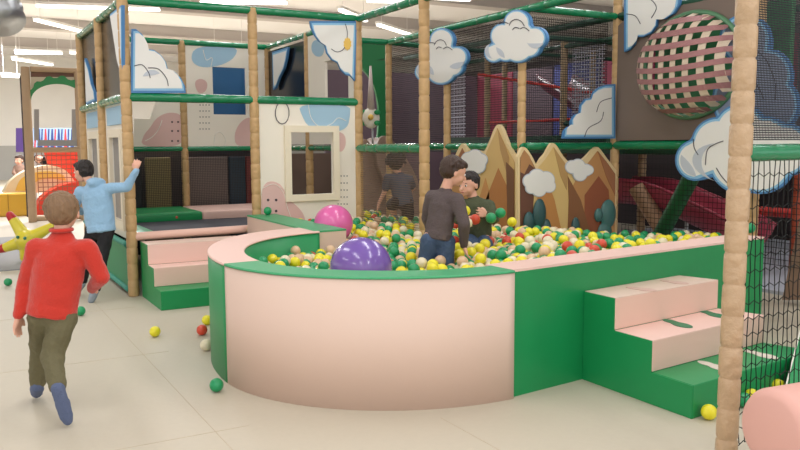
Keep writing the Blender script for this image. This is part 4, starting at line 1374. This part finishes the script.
for ax_, ay_, _s in arms:
    tip = SC_ + u_ * (ax_ * k_) + v_ * (ay_ * k_)
    capsule_ring(bm, SC_, tip, 0.085, 0.045)
bmesh.ops.create_uvsphere(bm, u_segments=16, v_segments=12, radius=0.12, matrix=Matrix.Translation(SC_))
o = obj('inflated_body', bm, YSTAR, sf, True)
md = o.modifiers.new('join', 'REMESH'); md.mode = 'VOXEL'; md.voxel_size = 0.012; md.use_smooth_shade = True
md = o.modifiers.new('soft', 'SMOOTH'); md.factor = 0.5; md.iterations = 8
for (ax_, ay_, s_) in (arms[0], arms[1]):
    tip = SC_ + (u_ * (ax_ * k_) + v_ * (ay_ * k_)); d_ = (tip - SC_).normalized()
    bm = bmesh.new(); capsule_ring(bm, tip - d_ * 0.03, tip + d_ * 0.012, 0.05, 0.042); obj('red_tip', bm, mat('red_inflatable', (200, 40, 44), 0.3), sf, True)
for q in ((-4, 3), (3, 2)):
    bm = bmesh.new(); p = SC_ + u_ * (q[0] * k_) + v_ * (q[1] * k_) - FW * 0.115
    bmesh.ops.create_uvsphere(bm, u_segments=10, v_segments=8, radius=0.018, matrix=Matrix.Translation(p)); obj('printed_eye', bm, mat('star_print', (60, 130, 110), 0.4), sf, True)

# ------------------------------------------------------------------ people
def cone_caps(bm, p, q, r0, r1, side=None, flat=1.0, n=12):
    """closed tapered capsule; flat < 1 squeezes it across `side`"""
    p, q = V(p), V(q)
    d = (q - p)
    L = max(1e-5, d.length); d = d / L
    if side is None:
        _, u, v = frame_of(d)
    else:
        u = (side - d * side.dot(d)).normalized(); v = d.cross(u)
    prof = []
    for j in range(1, 6):
        a = PI / 2 * j / 5
        prof.append((-r0 * math.cos(a), r0 * math.sin(a)))
    prof += [(L + r1 * math.sin(a), r1 * math.cos(a)) for a in [PI / 2 * j / 5 for j in range(0, 5)]]
    rings = []
    for t, r in prof:
        rings.append([bm.verts.new(p + d * t + u * math.cos(2 * PI * k / n) * r + v * math.sin(2 * PI * k / n) * r * flat) for k in range(n)])
    for a, b in zip(rings, rings[1:]):
        for k in range(n):
            bm.faces.new((a[k], a[(k + 1) % n], b[(k + 1) % n], b[k]))
    a = bm.verts.new(p - d * r0); b = bm.verts.new(q + d * r1)
    for k in range(n):
        bm.faces.new((a, rings[0][(k + 1) % n], rings[0][k])); bm.faces.new((b, rings[-1][k], rings[-1][(k + 1) % n]))


def ell(bm, c, axes, n=20):
    """axes: three vectors (already scaled)"""
    r = bmesh.ops.create_uvsphere(bm, u_segments=n, v_segments=n * 2 // 3, radius=1)
    M = Matrix((axes[0], axes[1], axes[2])).transposed().to_4x4()
    M.translation = c
    bmesh.ops.transform(bm, matrix=M, verts=r['verts'])


TEX = {}


def blobby(name, bm, m, parent, voxel, smooth=4, folds=0.0, fscale=0.06):
    o = obj(name, bm, m, parent, True)
    md = o.modifiers.new('join', 'REMESH'); md.mode = 'VOXEL'; md.voxel_size = voxel; md.use_smooth_shade = True
    md = o.modifiers.new('soft', 'SMOOTH'); md.factor = 0.5; md.iterations = smooth
    if folds:
        k = (fscale,)
        if k not in TEX:
            t = bpy.data.textures.new('folds', 'CLOUDS'); t.noise_scale = fscale; t.noise_depth = 2
            TEX[k] = t
        md = o.modifiers.new('folds', 'DISPLACE'); md.texture = TEX[k]; md.strength = folds; md.mid_level = 0.5; md.texture_coords = 'LOCAL'
    return o


def hand(bm, wrist, d, thumb, palm, s=1.0, curl=0.35):
    """d: direction of the hand; thumb: side the thumb leaves to; palm: direction the palm faces"""
    d = d.normalized(); thumb = (thumb - d * thumb.dot(d)).normalized(); palm = (palm - d * palm.dot(d) - thumb * palm.dot(thumb)).normalized()
    L = 0.055 * s
    for k in range(4):
        off = (0.5 - k / 3) * 0.042 * s
        cone_caps(bm, wrist, wrist + d * L + thumb * off, 0.014 * s, 0.0105 * s, None, 1, 8)
    for k, fl in enumerate((0.046, 0.052, 0.048, 0.036)):
        off = (0.5 - k / 3) * 0.050 * s
        b = wrist + d * L * 0.95 + thumb * off
        spread = thumb * (0.5 - k / 3) * 0.22
        d1 = (d + spread + palm * curl * 0.5).normalized(); d2 = (d + spread + palm * curl * 1.5).normalized()
        m_ = b + d1 * fl * 0.55 * s
        cone_caps(bm, b, m_, 0.0078 * s, 0.0070 * s, None, 1, 8)
        cone_caps(bm, m_, m_ + d2 * fl * 0.5 * s, 0.0070 * s, 0.0058 * s, None, 1, 8)
    b = wrist + d * 0.016 * s + thumb * 0.014 * s
    m_ = b + (thumb * 0.8 + d * 0.75 + palm * 0.25).normalized() * 0.028 * s
    cone_caps(bm, b, m_, 0.0105 * s, 0.0085 * s, None, 1, 8)
    cone_caps(bm, m_, m_ + (thumb * 0.3 + d * 1 + palm * 0.35).normalized() * 0.024 * s, 0.0085 * s, 0.0065 * s, None, 1, 8)


def person(label, J, look, skin, top, bottom, sock, haircol, hs=1.0, curly=False, short_sleeve=False, shorts=False, hood=False, collar=False, hands=None, up=None, hair_side=0.0, top_name='sweater', seat=0.0, W=1.0, legs=True, face=True, ears=True, hem=0.05):
    """J: joints in world space. keys: head neck chest pelvis shL shR elL elR wrL wrR hipL hipR knL knR anL anR toL toR"""
    base = V((J['pelvis'].x, J['pelvis'].y, min(J[k].z for k in ('toL', 'toR', 'anL', 'anR', 'pelvis') if k in J) - 0.02))
    t = thing('person', label, 'person', base)
    side = (J['shR'] - J['shL']).normalized()
    f = look.normalized(); u = (up or V((0, 0, 1))); u = (u - f * u.dot(f)).normalized(); r = f.cross(u)
    H = J['head']
    bm = bmesh.new()
    # head: skull, face, jaw, nose, ears
    ell(bm, H + u * 0.012 * hs - f * 0.008 * hs, (r * 0.071 * hs, f * 0.086 * hs, u * 0.080 * hs))
    ell(bm, H + f * 0.022 * hs - u * 0.030 * hs, (r * 0.056 * hs, f * 0.058 * hs, u * 0.066 * hs))
    ell(bm, H + f * 0.048 * hs - u * 0.070 * hs, (r * 0.026 * hs, f * 0.026 * hs, u * 0.020 * hs))
    for s in (-1, 1):
        ell(bm, H + f * 0.046 * hs - u * 0.040 * hs + r * 0.030 * s * hs, (r * 0.024 * hs, f * 0.024 * hs, u * 0.024 * hs))
        if ears:
            ell(bm, H - u * 0.014 * hs + r * 0.074 * s * hs - f * 0.006 * hs, (r * 0.008 * hs, f * 0.016 * hs, u * 0.026 * hs))
    cone_caps(bm, H + f * 0.076 * hs - u * 0.006 * hs, H + f * 0.091 * hs - u * 0.030 * hs, 0.008 * hs, 0.011 * hs)
    ell(bm, H + f * 0.076 * hs - u * 0.054 * hs, (r * 0.018 * hs, f * 0.010 * hs, u * 0.009 * hs))
    # neck and trunk
    cone_caps(bm, J['neck'] - (J['neck'] - J['chest']) * 0.15, H - u * 0.03 * hs - f * 0.015 * hs, 0.036 * hs, 0.038 * hs)
    cone_caps(bm, J['chest'], J['neck'], 0.070 * W, 0.035, side, 0.7)
    cone_caps(bm, J['pelvis'], J['chest'], 0.078 * W, 0.082 * W, side, 0.7)
    for S in 'LR':
        cone_caps(bm, J['sh' + S], J['el' + S], 0.032, 0.026); cone_caps(bm, J['el' + S], J['wr' + S], 0.026, 0.0175)
        cone_caps(bm, J['chest'], J['sh' + S], 0.05, 0.032)
        if legs:
            cone_caps(bm, J['hip' + S], J['kn' + S], 0.052, 0.040); cone_caps(bm, J['kn' + S], J['an' + S], 0.040, 0.026)
            cone_caps(bm, J['pelvis'], J['hip' + S], 0.06, 0.052)
            cone_caps(bm, J['an' + S], J['to' + S], 0.026, 0.020)
        if hands and S in hands:
            d, th, pa, sc_, cu = hands[S]
            hand(bm, J['wr' + S], d, th, pa, sc_, cu)
    blobby('body', bm, skin, t, 0.0048, 3)
    if face:
        for s in (-1, 1):
            c = H + f * 0.0700 * hs + r * 0.029 * s * hs - u * 0.004 * hs
            b2 = bmesh.new(); ell(b2, c, (r * 0.012 * hs, f * 0.006 * hs, u * 0.008 * hs), 12); e_ = obj('eye', b2, WHITEM, t, True)
            b2 = bmesh.new(); ell(b2, c + f * 0.0042 * hs, (r * 0.0072 * hs, f * 0.003 * hs, u * 0.0072 * hs), 10); obj('iris', b2, mat('dark_iris', (40, 28, 22), 0.3), e_, True)
            b2 = bmesh.new(); cone_caps(b2, c + u * 0.017 * hs - r * 0.011 * hs * s, c + u * 0.019 * hs + r * 0.011 * s * hs, 0.003 * hs, 0.002 * hs, None, 1, 6); obj('eyebrow', b2, haircol, t, True)
        b2 = bmesh.new(); ell(b2, H + f * 0.083 * hs - u * 0.054 * hs, (r * 0.017 * hs, f * 0.005 * hs, u * 0.005 * hs), 12); obj('mouth', b2, mat('lips', (190, 110, 104), 0.5), t, True)
    # hair
    bm = bmesh.new()
    ell(bm, H + u * 0.028 * hs - f * 0.020 * hs, (r * 0.076 * hs, f * 0.086 * hs, u * 0.076 * hs))
    ell(bm, H + u * 0.000 * hs - f * 0.036 * hs, (r * 0.074 * hs, f * 0.066 * hs, u * 0.070 * hs))
    ell(bm, H + u * 0.056 * hs + f * 0.030 * hs + r * hair_side, (r * 0.060 * hs, f * 0.050 * hs, u * 0.034 * hs))
    ell(bm, H - u * 0.036 * hs - f * 0.050 * hs, (r * 0.050 * hs, f * 0.032 * hs, u * 0.028 * hs))
    if curly:
        random.seed(3)
        for k in range(110):
            a, b = random.uniform(0, 2 * PI), random.uniform(-0.25, 1)
            c_ = math.sqrt(max(0, 1 - b * b))
            dirn = r * c_ * math.cos(a) + f * c_ * math.sin(a) * 0.95 + u * b
            if dirn.dot(f) > 0.55 and b < 0.5: continue
            ell(bm, H + u * 0.018 * hs - f * 0.018 * hs + dirn * 0.096 * hs, (V((0.017, 0, 0)), V((0, 0.017, 0)), V((0, 0, 0.017))), 8)
    else:
        random.seed(5)
        for k in range(46):   # locks
            a, b = random.uniform(0, 2 * PI), random.uniform(-0.35, 1)
            c_ = math.sqrt(max(0, 1 - b * b))
            dirn = r * c_ * math.cos(a) + f * c_ * math.sin(a) + u * b
            if dirn.dot(f) > 0.45 and b < 0.55: continue
            p_ = H + u * 0.020 * hs - f * 0.018 * hs + dirn * 0.073 * hs
            dn = (-u + dirn * dirn.dot(u)); dn = dn.normalized() if dn.length > 0.2 else -f
            cone_caps(bm, p_, p_ + dn * 0.04 * hs, 0.011 * hs, 0.006 * hs, None, 1, 7)
    blobby('hair', bm, haircol, t, 0.0055, 2, 0.008 if not curly else 0.012, 0.02)
    # top
    bm = bmesh.new()
    pel, ch, nk = J['pelvis'], J['chest'], J['neck']
    dn = (pel - ch).normalized()
    cone_caps(bm, pel + dn * hem * 0.2, ch, 0.098 * W, 0.102 * W, side, 0.74, 20)
    cone_caps(bm, ch, nk - (nk - ch) * 0.28, 0.098 * W, 0.055 * W, side, 0.8, 20)
    for S in 'LR':
        cone_caps(bm, ch + (nk - ch) * 0.35, J['sh' + S], 0.062, 0.046)
        if short_sleeve:
            cone_caps(bm, J['sh' + S], J['sh' + S].lerp(J['el' + S], 0.72), 0.046, 0.043)
        else:
            cone_caps(bm, J['sh' + S], J['el' + S], 0.046, 0.039); cone_caps(bm, J['el' + S], J['wr' + S], 0.039, 0.027)
    if hood:
        hb = nk - f * 0.05 + u * 0.0
        ell(bm, hb, (r * 0.085, f * 0.055, u * 0.045)); ell(bm, nk + u * 0.02 - f * 0.03, (r * 0.065, f * 0.06, u * 0.03))
    hc = pel + dn * (0.052 * W + hem * 0.2)
    _u = (side - dn * side.dot(dn)).normalized(); _v = dn.cross(_u)
    for dz in (0, -0.016, -0.032):
        tube(bm, [hc + dn * dz + _u * math.cos(2 * PI * k / 28) * 0.088 * W + _v * math.sin(2 * PI * k / 28) * 0.068 * W for k in range(28)], 0.011, 8, True)
    blobby(top_name, bm, top, t, 0.007, 4, 0.012, 0.055)
    bm = bmesh.new()
    nc = nk + (H - nk) * (0.08 if not collar else 0.2)
    tube(bm, [nc + r * math.cos(2 * PI * k / 24) * 0.044 + f * math.sin(2 * PI * k / 24) * 0.042 - f * 0.012 for k in range(24)], 0.007 if not collar else 0.010, 8, True)
    if collar:
        obj('neckline_band', bm, top, t, True)
    else:
        bm.free()
    if not legs:
        return t
    bm = bmesh.new()
    cone_caps(bm, pel + dn * 0.01, pel + dn * 0.05, 0.080 * W, 0.082 * W, side, 0.76, 18)
    for S in 'LR':
        h_, k_, a_ = J['hip' + S], J['kn' + S], J['an' + S]
        cone_caps(bm, pel + dn * 0.05, h_ + dn * 0.01, 0.066, 0.060)
        if shorts:
            cone_caps(bm, h_, k_, 0.070, 0.062)
        else:
            cone_caps(bm, h_ + dn * 0.01, k_, 0.062, 0.050); cone_caps(bm, k_, a_.lerp(k_, 0.10), 0.052, 0.040)
    blobby('shorts' if shorts else 'trousers', bm, bottom, t, 0.007, 4, 0.014, 0.05)
    for S in 'LR':
        k_, a_, o_ = J['kn' + S], J['an' + S], J['to' + S]
        bm = bmesh.new()
        d = (o_ - a_).normalized()
        cone_caps(bm, a_.lerp(k_, 0.30), a_, 0.034, 0.033)
        heel = a_ - d * 0.018 + (a_ - k_).normalized() * 0.018
        cone_caps(bm, heel, o_ - d * 0.02, 0.030, 0.030, None, 1)
        cone_caps(bm, a_.lerp(o_, 0.5), o_, 0.034, 0.024)
        blobby('sock', bm, sock, t, 0.006, 4, 0.004, 0.03)
    return t


HAIRB = mat('light_brown_hair', (134, 104, 76), 0.55, 0.9, 60, 0.35, stretch=(1, 1, 0.15))
HAIRD = mat('dark_hair', (34, 26, 24), 0.5, 0.9, 60, 0.3, stretch=(1, 1, 0.2))
HAIRM = mat('brown_hair', (66, 46, 36), 0.5, 0.9, 60, 0.35, stretch=(1, 1, 0.2))
REDK = mat('red_knit', (200, 48, 32), 0.85, 0.35, 160, 0.08, sheen=0.3)
OLIVE = mat('olive_trousers', (104, 98, 70), 0.8, 0.3, 60, 0.1)
BSOCK = mat('blue_grey_sock', (92, 104, 136), 0.85, 0.4, 120, 0.12)
HOODIE = mat('light_blue_hoodie', (146, 184, 214), 0.85, 0.3, 60, 0.05, sheen=0.2)
BLKP = mat('black_trousers', (24, 24, 28), 0.8, 0.2, 40)
GSOCK = mat('grey_sock', (150, 160, 172), 0.85, 0.4, 100, 0.1)
GREYS = mat('grey_brown_shirt', (92, 80, 80), 0.85, 0.3, 90, 0.1)
JEANS = mat('blue_jeans', (66, 86, 116), 0.8, 0.4, 70, 0.2)
OLTOP = mat('olive_top', (74, 80, 56), 0.85, 0.3, 80, 0.1)
DTEE = mat('dark_slate_tee', (78, 84, 98), 0.85, 0.3, 60, 0.06)


def J_of(tab):
    return {k: D(*v) for k, v in tab.items()}


Zv = V((0, 0, 1))
# boy in the red sweater, striding away
c = 3.62
Jr = J_of(dict(head=(62.5, 211, c + 0.02), neck=(62, 234, c), chest=(60, 262, c), pelvis=(54, 300, c),
               shL=(36, 248, c - 0.02), shR=(88, 249, c), elL=(26, 284, c + 0.02), elR=(101, 277, c + 0.02), wrL=(19, 314, c - 0.02), wrR=(92, 288, c + 0.16),
               hipL=(42, 316, c), hipR=(64, 316, c), knL=(41, 352, c + 0.14), knR=(52, 356, c - 0.02), anL=(37.5, 384, c + 0.20), anR=(58, 388, c - 0.10), toL=(36.5, 393, c + 0.34), toR=(67.5, 420, c - 0.06)))
away = V((FW.x, FW.y, 0)).normalized()
person('boy in a red sweater and olive trousers striding away across the floor in blue socks', Jr, (away * 1 - RT * 0.12 + Zv * 0.02), SKIN, REDK, OLIVE, BSOCK, HAIRB, 0.92, collar=True,
       hands={'L': (V((-0.1, 0, -1)) - RT * 0.1, FW, RT, 1.0, 0.3), 'R': (FW, Zv, RT * -1, 1.0, 0.6)}, W=1.12)
# boy in the light blue hoodie, hand on the post
c = 6.42
Jb = J_of(dict(head=(83, 171, c + 0.03), neck=(92, 184, c), chest=(97, 197, c), pelvis=(100, 222, c),
               shL=(80, 192, c), shR=(113, 188, c - 0.02), elL=(74, 208, c + 0.05), elR=(127, 187, c - 0.02), wrL=(82, 212, c + 0.16), wrR=(136, 171, c - 0.04),
               hipL=(93, 228, c), hipR=(107, 228, c), knL=(87, 256, c + 0.12), knR=(102, 257, c - 0.02), anL=(82, 283, c + 0.2), anR=(95, 291, c - 0.04), toL=(78, 290, c + 0.3), toR=(91, 301, c - 0.02)))
person('boy in a light blue hooded top and black trousers holding the corner post', Jb, (away * 0.45 - RT * 1.0 - Zv * 0.15), SKIN, HOODIE, BLKP, GSOCK, HAIRD, 0.9, hood=True,
       hands={'L': (FW, Zv, RT, 0.95, 0.5), 'R': (Zv + RT * 0.15, RT * -1, FW, 0.95, 0.7)}, W=1.22, top_name='hooded_top')
# boy in the grey-brown shirt standing in the balls
c = 4.95
Jg = J_of(dict(head=(454, 171, c), neck=(446, 189, c), chest=(443, 205, c), pelvis=(439, 229, c),
               shL=(432, 197, c + 0.04), shR=(457, 200, c - 0.06), elL=(427, 218, c + 0.12), elR=(464, 224, c - 0.10), wrL=(432, 232, c + 0.22), wrR=(464, 245, c - 0.02),
               hipL=(430, 240, c), hipR=(446, 241, c), knL=(425, 268, c + 0.03), knR=(446, 268, c), anL=(426, 300, c), anR=(448, 300, c), toL=(430, 306, c + 0.12), toR=(454, 306, c + 0.1)))
person('boy in a grey brown long sleeved shirt and jeans standing in the ball pit', Jg, (away * 0.25 + RT * 1.0 - Zv * 0.35), SKIN, GREYS, JEANS, GSOCK, HAIRM, 0.93,
       hands={'L': (FW - Zv * 0.4, Zv, RT, 0.95, 0.5), 'R': (-Zv + RT * 0.25, FW, RT, 0.95, 0.5)}, W=0.92, top_name='shirt')
# boy in the olive top facing the camera
c = 5.6
Jo = J_of(dict(head=(468.5, 184, c), neck=(474, 199, c + 0.01), chest=(477, 211, c), pelvis=(478, 234, c + 0.02),
               shL=(489, 206, c), shR=(463, 205, c), elL=(494, 219, c - 0.08), elR=(458, 219, c - 0.06), wrL=(487, 215, c - 0.2), wrR=(466, 222, c - 0.2),
               hipL=(484, 240, c), hipR=(471, 240, c), knL=(486, 250, c - 0.2), knR=(470, 250, c - 0.2), anL=(484, 262, c - 0.05), anR=(472, 262, c - 0.05), toL=(484, 266, c - 0.05), toR=(472, 266, c - 0.05)))
person('boy in an olive green top sitting among the balls, facing the grey shirt boy', Jo, (-away * 0.8 - RT * 0.75 - Zv * 0.1), SKIN, OLTOP, JEANS, GSOCK, HAIRD, 0.9,
       hands={'L': (-FW * 0.6 - RT * 0.6 + Zv * 0.2, Zv, -RT, 0.95, 0.5), 'R': (-FW * 0.8 + RT * 0.2, Zv, RT, 0.95, 0.5)}, W=1.0, top_name='top')
# child in the dark tee climbing behind the brown net
c = 8.0
Jt = J_of(dict(head=(396, 163, c), neck=(399, 174, c), chest=(399, 182, c), pelvis=(403, 198, c),
               shL=(388, 178, c), shR=(409, 179, c), elL=(385, 191, c + 0.03), elR=(413, 188, c + 0.12), wrL=(379, 203, c + 0.06), wrR=(412, 190, c + 0.26),
               hipL=(397, 202, c), hipR=(407, 202, c), knL=(392, 205, c + 0.18), knR=(408, 216, c + 0.02), anL=(396, 222, c + 0.14), anR=(408, 232, c - 0.02), toL=(394, 224, c + 0.24), toR=(408, 236, c + 0.08)))
person('curly haired child in a dark tee and black shorts climbing behind the brown net', Jt, (away + RT * 0.1 + Zv * 0.05), SKIN, DTEE, BLKP, GSOCK, HAIRD, 1.0, curly=True, short_sleeve=True, shorts=True,
       hands={'L': (-Zv - RT * 0.3, FW, RT, 1, 0.4), 'R': (FW, Zv, -RT, 1, 0.5)}, W=1.0, top_name='tee')
# far people at the toddler slide
c = 17.2
Jf = J_of(dict(head=(19, 160, c), neck=(19.5, 165.5, c), chest=(20, 170, c), pelvis=(22, 178, c), shL=(23.5, 167.5, c), shR=(15.5, 167.5, c), elL=(25, 173, c), elR=(13.5, 173, c - 0.1), wrL=(22, 176, c - 0.2), wrR=(17, 177, c - 0.2), hipL=(24, 181, c), hipR=(20, 181, c), knL=(24, 192, c), knR=(20, 192, c), anL=(24, 202, c), anR=(20, 202, c), toL=(24, 203.5, c - 0.12), toR=(20, 203.5, c - 0.12)))
person('distant person with brown hair in a pale top beyond the yellow base', Jf, (-away - RT * 0.3), SKIN, mat('pale_brown_top', (150, 120, 104), 0.85), BLKP, GSOCK, HAIRM, 1.1, W=1.3, top_name='top')
c = 15.9
Jl = J_of(dict(head=(39.5, 159, c), neck=(44, 161, c), chest=(48, 162, c), pelvis=(58, 165, c), shL=(45, 158.5, c - 0.1), shR=(45, 163, c - 0.15), elL=(48, 158, c - 0.2), elR=(50, 166, c - 0.2), wrL=(52, 160, c - 0.3), wrR=(54, 165, c - 0.2),
               hipL=(60, 163, c), hipR=(60, 166, c), knL=(68, 163, c - 0.05), knR=(68, 167, c - 0.1), anL=(76, 166, c), anR=(76, 169, c), toL=(78, 164, c), toR=(78, 167, c)))
person('distant person in dark clothes lying on the cream dome behind the castle gate', Jl, (-RT * 0.3 - away * 0.9 + Zv * 0.3), SKIN, mat('black_top', (28, 28, 34), 0.8), mat('grey_pattern_trousers', (128, 116, 120), 0.8, 0, 30, 0.3), GSOCK, HAIRD, 1.1, W=1.3, up=-RT + Zv * 0.3, top_name='top')
